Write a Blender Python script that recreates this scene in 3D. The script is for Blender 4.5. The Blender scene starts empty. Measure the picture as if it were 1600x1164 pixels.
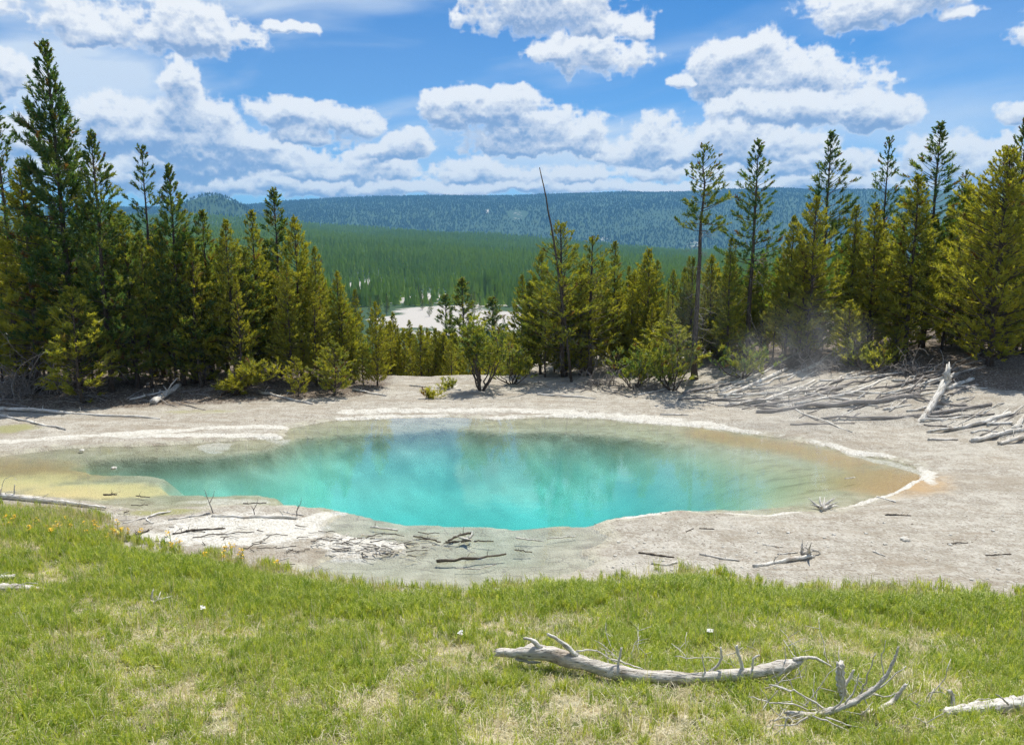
import bpy, math, random
import numpy as np
from mathutils import Vector, Matrix

# ------------------------------------------------------------------ camera, sky, sun, exposure
SC = bpy.context.scene
COL = SC.collection
CAM_Z = 5.0
FPX = 1164.0                      # focal length in pixels of a 1600 wide frame
PITCH = math.radians(8.9)
CP, SP = math.cos(PITCH), math.sin(PITCH)
cam_d = bpy.data.cameras.new('camera')
cam_d.sensor_width = 36.0
cam_d.lens = 36.0 * FPX / 1600.0
cam_d.clip_start = 0.1
cam_d.clip_end = 30000
cam = bpy.data.objects.new('camera', cam_d)
cam.location = (0, 0, CAM_Z)
cam.rotation_euler = (math.pi / 2 - PITCH, 0, 0)
COL.objects.link(cam)
SC.camera = cam

SUN_EL, SUN_AZ = math.radians(65), math.radians(24)     # azimuth measured from +Y towards +X
sun_d = bpy.data.lights.new('sun', 'SUN')
sun_d.energy = 5.0
sun_d.angle = math.radians(0.55)
sun_d.color = (1.0, 0.955, 0.87)
sun = bpy.data.objects.new('sun', sun_d)
sdir = Vector((math.sin(SUN_AZ) * math.cos(SUN_EL), math.cos(SUN_AZ) * math.cos(SUN_EL), math.sin(SUN_EL)))
sun.rotation_euler = (-sdir).to_track_quat('-Z', 'Y').to_euler()
sun.location = sdir * 60
COL.objects.link(sun)

SC.render.engine = 'CYCLES'
SC.view_settings.view_transform = 'Standard'
SC.view_settings.look = 'None'
SC.view_settings.exposure = 0.25
SC.view_settings.gamma = 1.0
SC.view_settings.use_curve_mapping = False
SC.cycles.use_denoising = True
try:
    SC.cycles.denoiser = 'OPENIMAGEDENOISE'
    SC.cycles.denoising_input_passes = 'RGB_ALBEDO_NORMAL'
    SC.cycles.denoising_prefilter = 'NONE'
except Exception:
    pass
SC.cycles.max_bounces = 5
SC.cycles.diffuse_bounces = 2
SC.cycles.glossy_bounces = 2
SC.cycles.transmission_bounces = 3
SC.cycles.transparent_max_bounces = 24
SC.cycles.volume_bounces = 1
SC.cycles.volume_step_rate = 1.0
SC.cycles.volume_max_steps = 96
SC.cycles.sample_clamp_indirect = 4.0
SC.cycles.use_light_tree = False
SC.cycles.use_adaptive_sampling = True
SC.cycles.adaptive_threshold = 0.025
SC.cycles.caustics_reflective = False
SC.cycles.caustics_refractive = False


class NT:
    """small helper for writing node trees"""
    def __init__(self, tree):
        self.t = tree; self.n = tree.nodes; self.l = tree.links

    def node(self, typ, ins=None, **props):
        nd = self.n.new(typ)
        for k, v in props.items():
            setattr(nd, k, v)
        for k, v in (ins or {}).items():
            self.put(nd.inputs[k], v)
        return nd

    def put(self, sock, v):
        if isinstance(v, bpy.types.NodeSocket):
            self.l.new(v, sock)
        elif v is not None:
            sock.default_value = v

    def math(self, op, a, b=None, c=None, clamp=False):
        nd = self.n.new('ShaderNodeMath'); nd.operation = op; nd.use_clamp = clamp
        self.put(nd.inputs[0], a)
        if b is not None: self.put(nd.inputs[1], b)
        if c is not None: self.put(nd.inputs[2], c)
        return nd.outputs[0]

    def vmath(self, op, a, b=None, c=None, out=0):
        nd = self.n.new('ShaderNodeVectorMath'); nd.operation = op
        self.put(nd.inputs[0], a)
        if b is not None: self.put(nd.inputs[1], b)
        if c is not None: self.put(nd.inputs[2], c)
        return nd.outputs[out]

    def mix(self, f, a, b, blend='MIX'):
        nd = self.n.new('ShaderNodeMix'); nd.data_type = 'RGBA'; nd.blend_type = blend
        self.put(nd.inputs[0], f); self.put(nd.inputs[6], a); self.put(nd.inputs[7], b)
        return nd.outputs[2]

    def ramp(self, x, lo, hi, a=0.0, b=1.0, smooth=True):
        nd = self.n.new('ShaderNodeMapRange')
        nd.interpolation_type = 'SMOOTHSTEP' if smooth else 'LINEAR'
        nd.clamp = True if hasattr(nd, 'clamp') else True
        self.put(nd.inputs[0], x); self.put(nd.inputs[1], lo); self.put(nd.inputs[2], hi)
        self.put(nd.inputs[3], a); self.put(nd.inputs[4], b)
        return nd.outputs[0]

    def noise(self, vec, scale, detail=4, rough=0.5, distort=0.0, dim='3D', out=0):
        nd = self.n.new('ShaderNodeTexNoise'); nd.noise_dimensions = dim
        self.put(nd.inputs['Vector'], vec)
        nd.inputs['Scale'].default_value = scale; nd.inputs['Detail'].default_value = detail
        nd.inputs['Roughness'].default_value = rough; nd.inputs['Distortion'].default_value = distort
        return nd.outputs[out]

    def attr(self, name, out='Fac', typ='GEOMETRY'):
        nd = self.n.new('ShaderNodeAttribute'); nd.attribute_name = name; nd.attribute_type = typ
        return nd.outputs[out]


def ray(px, py):
    xc, yc = (px - 800.0) / FPX, (582.0 - py) / FPX
    return np.array([xc, CP + yc * SP, yc * CP - SP])


def sky_uv(px, py):
    d = ray(px, py)
    return math.atan2(d[0], d[1]), math.atan2(d[2], math.hypot(d[0], d[1]))


# ---- world: Nishita sky with cumulus and thin cirrus laid over it by direction
world = bpy.data.worlds.new('World')
SC.world = world
world.use_nodes = True
wt = NT(world.node_tree)
world.node_tree.nodes.clear()

CLOUDS = [  # each cloud a list of lobes: pixel centre, half width, half height; far (low) clouds first
    [(590, 292, 90, 16), (700, 296, 70, 12), (480, 298, 120, 14)],
    [(930, 294, 120, 14), (1120, 296, 130, 14), (820, 296, 60, 12)],
    [(1300, 288, 150, 18), (1480, 290, 90, 20)],
    [(330, 292, 90, 22), (420, 290, 70, 20), (260, 285, 60, 26)],
    [(730, 270, 52, 22), (800, 278, 70, 20)],
    [(1000, 268, 70, 20), (1100, 266, 80, 24), (920, 274, 60, 16)],
    [(1210, 262, 90, 22), (1310, 255, 70, 20)],
    [(580, 262, 70, 24), (500, 268, 70, 24)],
    [(110, 270, 90, 40), (50, 225, 40, 28), (170, 275, 60, 36)],
    [(1490, 234, 60, 28), (1530, 262, 50, 34), (1450, 262, 50, 20)],
    [(360, 245, 70, 34), (430, 250, 60, 24), (300, 262, 70, 30)],
    [(1010, 222, 50, 34), (1070, 240, 70, 26), (960, 240, 40, 24)],
    [(1150, 222, 80, 32), (1220, 235, 70, 24)],
    [(640, 224, 40, 20), (600, 235, 40, 14)],
    [(281, 140, 27, 34), (286, 190, 48, 44), (200, 200, 70, 40), (160, 175, 26, 30), (345, 205, 48, 36), (390, 222, 44, 24), (270, 230, 120, 32)],
    [(460, 176, 54, 22), (530, 192, 58, 22), (490, 212, 60, 16)],
    [(700, 166, 36, 26), (770, 178, 80, 30), (840, 205, 90, 38), (905, 222, 48, 32), (820, 232, 80, 18)],
    [(798, 142, 28, 10)],
    [(1150, 92, 52, 26), (1170, 125, 74, 44), (1265, 135, 95, 44), (1350, 150, 56, 30), (1385, 122, 28, 9)],
    [(1240, 180, 120, 26), (1365, 182, 54, 22), (1160, 172, 60, 22)],
    [(1062, 128, 18, 12)],
    [(935, 88, 74, 34), (860, 80, 50, 20)],
    [(850, 18, 110, 46), (745, 20, 36, 32), (930, 40, 50, 24), (992, 50, 26, 13)],
    [(220, 42, 130, 36), (130, 46, 55, 24), (300, 54, 60, 20)],
    [(450, 40, 40, 7)],
    [(0, 122, 52, 30)],
    [(1395, 4, 95, 30), (1338, 26, 30, 16), (1505, 20, 24, 8)],
    [(1592, 173, 32, 16)],
    [(-190, 150, 130, 50), (-110, 190, 80, 40)], [(-360, 240, 170, 60)], [(1790, 220, 120, 50)], [(1960, 120, 150, 50)], [(1720, 40, 90, 26)],
]
# value noise on arrays (for terrain)
def vnoise(x, y, seed=0):
    x = np.asarray(x, float); y = np.asarray(y, float)
    xi = np.floor(x).astype(np.int64); yi = np.floor(y).astype(np.int64)
    fx = x - xi; fy = y - yi
    fx = fx * fx * (3 - 2 * fx); fy = fy * fy * (3 - 2 * fy)
    def h(a, b):
        n = (a * 374761393 + b * 668265263 + seed * 974634777) & 0x7fffffff
        n = ((n ^ (n >> 13)) * 1274126177) & 0x7fffffff
        return ((n ^ (n >> 16)) & 0xffff) / 65535.0
    return (h(xi, yi) * (1 - fx) + h(xi + 1, yi) * fx) * (1 - fy) + (h(xi, yi + 1) * (1 - fx) + h(xi + 1, yi + 1) * fx) * fy


def fbm(x, y, s=1.0, o=4, seed=0):
    r = 0; a = 0.5
    for i in range(o):
        r = r + a * vnoise(np.asarray(x) * s, np.asarray(y) * s, seed + i); s *= 2.03; a *= 0.5
    return r / (1 - 0.5 ** o)


def sstep(x, lo, hi):
    t = np.clip((np.asarray(x, float) - lo) / (hi - lo), 0, 1)
    return t * t * (3 - 2 * t)



def cloud_light(E, U, V, du, dv, seed, hgt):
    """density, cover and light of one cloud from its smooth envelope E"""
    bil = 0; amp = 0.5; sc = 22.0; nrm = 0
    for i in range(8):
        n = vnoise(U * sc + 5.3 * i, V * sc * 1.2 + 9.1 * i, seed + i)
        bil = bil + amp * (1 - np.abs(2 * n - 1) ** 1.1); nrm += amp; sc *= 2.02; amp *= 0.67
    bil = bil / nrm
    low = fbm(U, V * 1.3, 11.0, 3, seed + 31)
    wisp = fbm(U * 1.0, V * 1.6, 90.0, 4, seed + 53)
    D = E + 2.5 * (bil - 0.55) + 1.6 * (low - 0.5)
    D = D + 0.9 * (wisp - 0.5) * np.exp(-np.maximum(D, 0) / 0.5)
    Dp = np.clip(D, 0, 1.6)
    tau = np.zeros_like(D)
    step = np.clip(hgt / 11.0, 0.0016, 0.0055)
    for k in range(1, 12):
        sh = np.zeros_like(D); n = max(1, int(round(k * step / dv)))
        if n < len(D): sh[:-n] = Dp[n:]
        m = int(round(n * 0.22 * dv / du))
        if m: sh = np.roll(sh, -m, axis=1)
        tau += sh
    lit = np.exp(-tau * 0.20)
    fine = np.zeros_like(D)
    for dist, wgt in ((0.0018, 0.22), (0.006, 0.42), (0.013, 0.30)):
        n = max(1, int(round(dist / dv)))
        if n < len(D): fine[:-n] += wgt * (D[:-n] - D[n:])
    lit = 0.10 + 0.95 * lit + 0.95 * np.clip(fine, -0.8, 0.9) + 0.35 * (bil - 0.5)
    lit = np.maximum(lit, 0.50 * np.exp(-np.maximum(D, 0) / 0.30))
    return D, sstep(D, -0.06, 0.62), np.clip(lit, 0, 1)


def cloud_fields(U, V, du, dv):
    """cumulus cover, its light and thin cirrus over a grid of azimuth U and elevation V (rows = elevation, step dv)"""
    w1 = fbm(U, V, 16.0, 3, 101) - 0.5; w2 = fbm(U, V, 16.0, 3, 131) - 0.5
    w3 = fbm(U, V, 70.0, 3, 141) - 0.5; w4 = fbm(U, V, 70.0, 3, 151) - 0.5
    Uw = U + 0.045 * w1 + 0.018 * w3; Vw = V + 0.022 * w2 + 0.013 * w4
    alpha = np.zeros_like(U); lit = np.ones_like(U)
    out = np.maximum(sstep(np.abs(U), 0.74, 0.95), sstep(V, 0.44, 0.58))
    if out.max() > 0:
        gen = np.minimum((fbm(U * np.cos(V) + 3, V * 1.6 + 7, 3.2, 4, 171) - 0.52) * 9.0, 1.0)
        D, al, li = cloud_light(gen * out - 3.0 * (1 - out), U, V, du, dv, 400, 0.06)
        alpha, lit = al, li
    for gi_, lobes in enumerate(CLOUDS):
        uvs = [(sky_uv(c[0], c[1]), c[2] * 1.03 / FPX, c[3] * 1.06 / FPX) for c in lobes]
        ua = min(q[0][0] - 2.0 * q[1] for q in uvs) - 0.03; ub = max(q[0][0] + 2.0 * q[1] for q in uvs) + 0.03
        va_ = min(q[0][1] - 2.0 * q[2] for q in uvs) - 0.02; vb = max(q[0][1] + 2.0 * q[2] for q in uvs) + 0.02
        c0, c1 = np.searchsorted(U[0], (ua, ub)); r0, r1 = np.searchsorted(V[:, 0], (va_, vb))
        if c1 - c0 < 2 or r1 - r0 < 2: continue
        sl = (slice(r0, r1), slice(c0, c1))
        E = np.full(U[sl].shape, -3.0)
        for (uv_, hw, hh) in uvs:
            q = (Uw[sl] - uv_[0]) / hw; p = (Vw[sl] - uv_[1]) / hh
            p = np.where(p < 0, p * 1.5, p)
            e = 1.0 - (q * q + p * p)
            E = np.maximum(E, e) + 0.15 * np.exp(-np.abs(E - e) / 0.3)
        hgt = max(q[0][1] + q[2] for q in uvs) - min(q[0][1] - q[2] for q in uvs)
        D, al, li = cloud_light(E, U[sl], V[sl], du, dv, 500 + 40 * gi_, hgt)
        lit[sl] = li * al + lit[sl] * (1 - al)
        alpha[sl] = al + alpha[sl] * (1 - al)
    alpha = alpha * 0.975
    un = U + 0.16 * (fbm(U, V, 4.0, 3, 301) - 0.5); vn = V + 0.05 * (fbm(U, V, 4.0, 3, 311) - 0.5)
    ci = fbm(un * 2.2 + vn * 2.0, vn * 11.0 - un * 1.3, 1.0, 7, 321)
    u, v = sky_uv(480, 115)
    msk = np.exp(-(((U - u) * FPX / 640) ** 2 + ((V - v) * FPX / 115) ** 2)) + 0.45 * np.exp(-(((U - 0.25) / 0.5) ** 2 + ((V - 0.15) / 0.05) ** 2)) + 0.25 * out
    cir = np.clip((0.08 + 1.25 * sstep(ci, 0.36, 0.70)) * msk * 1.1, 0, 0.85)
    return alpha, lit, cir


def cloud_image(name, u0, u1, v0, v1, w, h):
    U, V = np.meshgrid(np.linspace(u0, u1, w), np.linspace(v0, v1, h))
    a, l, c = cloud_fields(U, V, (u1 - u0) / w, (v1 - v0) / h)
    im = bpy.data.images.new(name, w, h, alpha=True, float_buffer=False)
    im.colorspace_settings.name = 'Non-Color'
    im.alpha_mode = 'CHANNEL_PACKED'
    px = np.stack([a, l, c, np.ones_like(a)], -1).astype(np.float32)
    im.pixels.foreach_set(px.ravel())
    im.update(); im.pack()
    return im

WIN = (-0.72, 0.72, -0.03, 0.45)          # the part of the sky computed finely
IM_NEAR = cloud_image('cloud_cover_front', *WIN, 1560, 520)
IM_ALL = cloud_image('cloud_cover_dome', -math.pi, math.pi, -0.03, math.pi / 2, 1200, 300)
tc = wt.node('ShaderNodeTexCoord')
dirv = tc.outputs['Generated']
s3 = wt.node('ShaderNodeSeparateXYZ', {0: dirv})
az = wt.math('ARCTAN2', s3.outputs[0], s3.outputs[1])
el = wt.math('ARCSINE', s3.outputs[2])
def cover(im, u0, u1, v0, v1):
    uu = wt.math('MULTIPLY_ADD', az, 1 / (u1 - u0), -u0 / (u1 - u0))
    vv = wt.math('MULTIPLY_ADD', el, 1 / (v1 - v0), -v0 / (v1 - v0))
    nd = wt.node('ShaderNodeTexImage', {'Vector': wt.node('ShaderNodeCombineXYZ', {0: uu, 1: vv, 2: 0.0}).outputs[0]}, image=im, interpolation='Cubic', extension='EXTEND')
    return nd.outputs['Color'], uu, vv
cN, uu, vv = cover(IM_NEAR, *WIN)
cA, _, _ = cover(IM_ALL, -math.pi, math.pi, -0.03, math.pi / 2)
bord = lambda q: wt.math('SUBTRACT', 1.0, wt.math('MULTIPLY', wt.math('ABSOLUTE', wt.math('SUBTRACT', q, 0.5)), 2.0))
ins = wt.ramp(wt.math('MINIMUM', bord(uu), bord(vv)), 0.0, 0.04)
cc = wt.node('ShaderNodeSeparateColor', {0: wt.mix(ins, cA, cN)})
sky = wt.node('ShaderNodeTexSky', sky_type='NISHITA', sun_disc=False, sun_elevation=SUN_EL, sun_rotation=SUN_AZ,
              altitude=2300.0, air_density=1.0, dust_density=0.25, ozone_density=2.4)
hs = wt.node('ShaderNodeHueSaturation', {'Saturation': 1.30, 'Value': 1.0, 'Color': sky.outputs[0]})
skyc = wt.mix(1.0, hs.outputs[0], (0.80, 1.12, 1.25, 1), 'MULTIPLY')
c1 = wt.mix(cc.outputs[2], skyc, (8.0, 8.8, 9.7, 1))
ccol = wt.mix(cc.outputs[1], (2.4, 3.7, 6.3, 1), (9.9, 9.95, 10.0, 1))
c2 = wt.mix(cc.outputs[0], c1, ccol)
bg = wt.node('ShaderNodeBackground', {'Color': c2, 'Strength': 0.085})
wo = wt.node('ShaderNodeOutputWorld', {'Surface': bg.outputs[0]})
world.cycles.sampling_method = 'MANUAL'
world.cycles.sample_map_resolution = 1024

# ------------------------------------------------------------------ small tools
RNG = np.random.default_rng(7)
random.seed(5)


def tag(o, label=None, cat=None, group=None, kind=None):
    if label: o['label'] = label
    if cat: o['category'] = cat
    if group: o['group'] = group
    if kind: o['kind'] = kind
    return o


def mk_mesh(name, V, T=None, Q=None, mats=(), mT=None, mQ=None, smooth=False, attrs=None):
    V = np.asarray(V, dtype=np.float32).reshape(-1, 3)
    T = np.zeros((0, 3), np.int32) if T is None or len(T) == 0 else np.asarray(T, np.int32).reshape(-1, 3)
    Q = np.zeros((0, 4), np.int32) if Q is None or len(Q) == 0 else np.asarray(Q, np.int32).reshape(-1, 4)
    me = bpy.data.meshes.new(name)
    me.vertices.add(len(V)); me.vertices.foreach_set('co', V.ravel())
    nt, nq = len(T), len(Q)
    me.loops.add(nt * 3 + nq * 4)
    me.loops.foreach_set('vertex_index', np.concatenate([T.ravel(), Q.ravel()]).astype(np.int32))
    me.polygons.add(nt + nq)
    me.polygons.foreach_set('loop_start', np.concatenate([np.arange(nt) * 3, nt * 3 + np.arange(nq) * 4]).astype(np.int32))
    mi = np.concatenate([np.zeros(nt) if mT is None else np.asarray(mT), np.zeros(nq) if mQ is None else np.asarray(mQ)]).astype(np.int32)
    for m in mats: me.materials.append(m)
    me.polygons.foreach_set('material_index', mi)
    me.polygons.foreach_set('use_smooth', np.full(nt + nq, smooth))
    for k, a in (attrs or {}).items():
        at = me.attributes.new(k, 'FLOAT', 'POINT')
        at.data.foreach_set('value', np.asarray(a, np.float32))
    me.update(calc_edges=True)
    return me


def link(name, me, parent=None, loc=None, rot=None):
    o = bpy.data.objects.new(name, me); COL.objects.link(o)
    if parent is not None: o.parent = parent
    if loc is not None: o.location = loc
    if rot is not None: o.rotation_euler = rot
    return o


class MB:
    """collects tubes and triangles into one mesh"""
    def __init__(self):
        self.V = []; self.T = []; self.Q = []; self.mT = []; self.mQ = []; self.a = []; self.n = 0

    def add(self, V, T=None, Q=None, m=0, a=0.5):
        V = np.asarray(V, float).reshape(-1, 3)
        self.V.append(V)
        self.a.append(np.broadcast_to(np.asarray(a, float), (len(V),)))
        if T is not None and len(T):
            self.T.append(np.asarray(T) + self.n); self.mT.append(np.full(len(T), m))
        if Q is not None and len(Q):
            self.Q.append(np.asarray(Q) + self.n); self.mQ.append(np.full(len(Q), m))
        self.n += len(V)

    def tube(self, P, R, k=6, m=0, jag=0.0, rng=None, cap=True, rough=0.0, a=0.5):
        P = np.asarray(P, float); R = np.broadcast_to(np.asarray(R, float), (len(P),))
        tan = np.gradient(P, axis=0); tan /= np.linalg.norm(tan, axis=1)[:, None] + 1e-9
        ref = np.array([0, 0, 1.0]) if abs(tan[0, 2]) < 0.9 else np.array([1.0, 0, 0])
        V = []
        ang = np.arange(k) * 2 * math.pi / k
        for i in range(len(P)):
            u = np.cross(tan[i], ref); u /= np.linalg.norm(u) + 1e-9
            w = np.cross(u, tan[i])
            rr = np.full(k, R[i])
            if rough and rng is not None: rr = rr * (1 + rough * rng.normal(size=k))
            ring = P[i] + rr[:, None] * (np.cos(ang)[:, None] * u + np.sin(ang)[:, None] * w)
            if jag and rng is not None and i in (0, len(P) - 1):
                ring = ring + tan[i] * (rng.uniform(-1, 1, k)[:, None] * jag * R[i])
            V.append(ring)
        V = np.concatenate(V)
        i0 = (np.arange(len(P) - 1)[:, None] * k + np.arange(k)[None]).ravel()
        i1 = (np.arange(len(P) - 1)[:, None] * k + (np.arange(k)[None] + 1) % k).ravel()
        Q = np.stack([i0, i1, i1 + k, i0 + k], 1)
        T = None
        if cap:
            n = len(V)
            off = jag * 0.3
            V = np.concatenate([V, P[:1] + tan[0] * R[0] * off, P[-1:] - tan[-1] * R[-1] * off])
            e = (len(P) - 1) * k
            T = [(n, (j + 1) % k, j) for j in range(k)] + [(n + 1, e + j, e + (j + 1) % k) for j in range(k)]
        self.add(V, T, Q, m, a)

    def mesh(self, name, mats, smooth=False, attr=None):
        cat = lambda L, w: np.concatenate(L) if L else np.zeros((0, w), np.int32)
        return mk_mesh(name, np.concatenate(self.V), cat(self.T, 3), cat(self.Q, 4), mats,
                       np.concatenate(self.mT) if self.mT else None, np.concatenate(self.mQ) if self.mQ else None,
                       smooth, {attr: np.concatenate(self.a)} if attr else None)


def flat(px, py, z=0.0):
    d = ray(px, py); t = (z - CAM_Z) / d[2]
    return np.array([d[0] * t, d[1] * t])


def poly_sd(P, x, y):
    """signed distance to a polygon, positive inside"""
    x = np.asarray(x, float); y = np.asarray(y, float)
    best = np.full(x.shape, 1e9); ins = np.zeros(x.shape, bool)
    n = len(P)
    for i in range(n):
        ax, ay = P[i]; bx, by = P[(i + 1) % n]
        ex, ey = bx - ax, by - ay
        t = np.clip(((x - ax) * ex + (y - ay) * ey) / (ex * ex + ey * ey + 1e-12), 0, 1)
        best = np.minimum(best, (x - ax - t * ex) ** 2 + (y - ay - t * ey) ** 2)
        c = (ay > y) != (by > y)
        with np.errstate(divide='ignore', invalid='ignore'):
            xi = ax + (y - ay) * ex / (ey if abs(ey) > 1e-12 else 1e-12)
        ins ^= c & (x < xi)
    d = np.sqrt(best)
    return np.where(ins, d, -d)


def line_d(P, x, y):
    best = np.full(np.shape(x), 1e9)
    for i in range(len(P) - 1):
        ax, ay = P[i]; ex, ey = P[i + 1][0] - ax, P[i + 1][1] - ay
        t = np.clip(((x - ax) * ex + (y - ay) * ey) / (ex * ex + ey * ey + 1e-12), 0, 1)
        best = np.minimum(best, (x - ax - t * ex) ** 2 + (y - ay - t * ey) ** 2)
    return np.sqrt(best)


# ------------------------------------------------------------------ terrain
WATER_PX = [(-160, 742), (-60, 722), (0, 712), (100, 700), (230, 696), (330, 690), (440, 684), (452, 668), (520, 657), (600, 654), (700, 651), (780, 655), (860, 651), (940, 653),
            (1000, 659), (1100, 667), (1200, 680), (1290, 697), (1330, 709), (1375, 713), (1420, 724), (1441, 738), (1436, 748), (1408, 765), (1352, 783), (1290, 801),
            (1230, 801), (1200, 804), (1130, 800), (1095, 801), (1060, 797), (1020, 803), (980, 807), (945, 814), (922, 822), (950, 838), (938, 852), (902, 862), (925, 880), (890, 896), (850, 908), (800, 917), (650, 921), (540, 912),
            (470, 893), (520, 872), (620, 862), (640, 850), (560, 842), (500, 826), (528, 806), (500, 797), (470, 790), (436, 790), (390, 789), (300, 792), (240, 800), (200, 795), (120, 783), (40, 772), (-60, 772), (-160, 775)]
DEEP_PX = [(95, 726), (130, 714), (230, 709), (330, 707), (420, 697), (455, 682), (540, 671), (620, 668), (700, 664), (780, 669), (860, 668), (960, 674), (1040, 682), (1120, 690), (1200, 702), (1290, 718),
           (1350, 735), (1350, 750), (1300, 772), (1230, 790), (1150, 795), (1050, 795), (980, 805), (915, 820), (850, 819), (760, 815), (700, 813), (640, 808), (560, 803), (532, 795), (470, 788), (440, 785), (436, 772), (405, 763),
           (330, 766), (268, 765), (250, 746), (262, 740), (235, 734), (160, 733)]
WATER = [flat(*p) for p in WATER_PX]
DEEP = [flat(*p) for p in DEEP_PX]
MEADOW_PX = [(-300, 788), (-120, 790), (0, 798), (90, 802), (150, 820), (200, 856), (280, 872), (360, 884), (440, 900), (520, 913), (620, 928), (700, 922), (800, 920), (880, 916), (960, 914), (1040, 906), (1100, 906), (1150, 914), (1220, 926), (1300, 934), (1420, 936), (1600, 936), (1900, 930)]
MEADOW = np.array([flat(*p, z=0.12) for p in MEADOW_PX])
FOOT_PX = [(-300, 636), (0, 640), (200, 636), (420, 626), (560, 618), (620, 604), (700, 602), (800, 602), (860, 608), (960, 614), (1090, 624), (1250, 652), (1400, 664), (1600, 690), (1900, 735)]
FOOT = np.array([flat(*p, z=0.15) for p in FOOT_PX])
az_of = lambda px: math.atan2((px - 800.0) / FPX, CP)
BANK_AZ = np.array([az_of(p) for p in (-300, 200, 560, 640, 800, 870, 960, 1090, 1250, 1400, 1600, 1900)])
BANK_SL = np.array([0.10, 0.07, 0.04, 0.0, 0.0, 0.02, 0.06, 0.12, 0.22, 0.24, 0.22, 0.22])
GAP_A, GAP_B = az_of(560), az_of(840)

def el_slope(py): 
    yc = (582.0 - py) / FPX
    return (yc * CP - SP) / (CP + yc * SP)
RIDGE_PX = [(-400, 330), (100, 335), (300, 332), (400, 327), (450, 323), (520, 317), (600, 312), (700, 308), (800, 309), (900, 305), (1000, 304), (1100, 303), (1200, 303), (1270, 307), (1400, 312), (1700, 320), (2000, 330)]
R_AZ = np.array([az_of(p) for p, q in RIDGE_PX]); R_Z = np.array([CAM_Z + el_slope(q) * 6000 - 12 for p, q in RIDGE_PX])
MID_PX = [(-400, 345), (300, 342), (440, 341), (520, 348), (600, 353), (700, 360), (800, 367), (900, 374), (1000, 382), (1100, 389), (1300, 394), (1700, 394)]
M_AZ = np.array([az_of(p) for p, q in MID_PX]); M_Z = np.array([CAM_Z + el_slope(q) * 2500 - 14 for p, q in MID_PX])


def meadow_y(x):
    return np.interp(x, MEADOW[:, 0], MEADOW[:, 1])


def foot_y(x):
    return np.interp(x, FOOT[:, 0], FOOT[:, 1])


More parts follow.
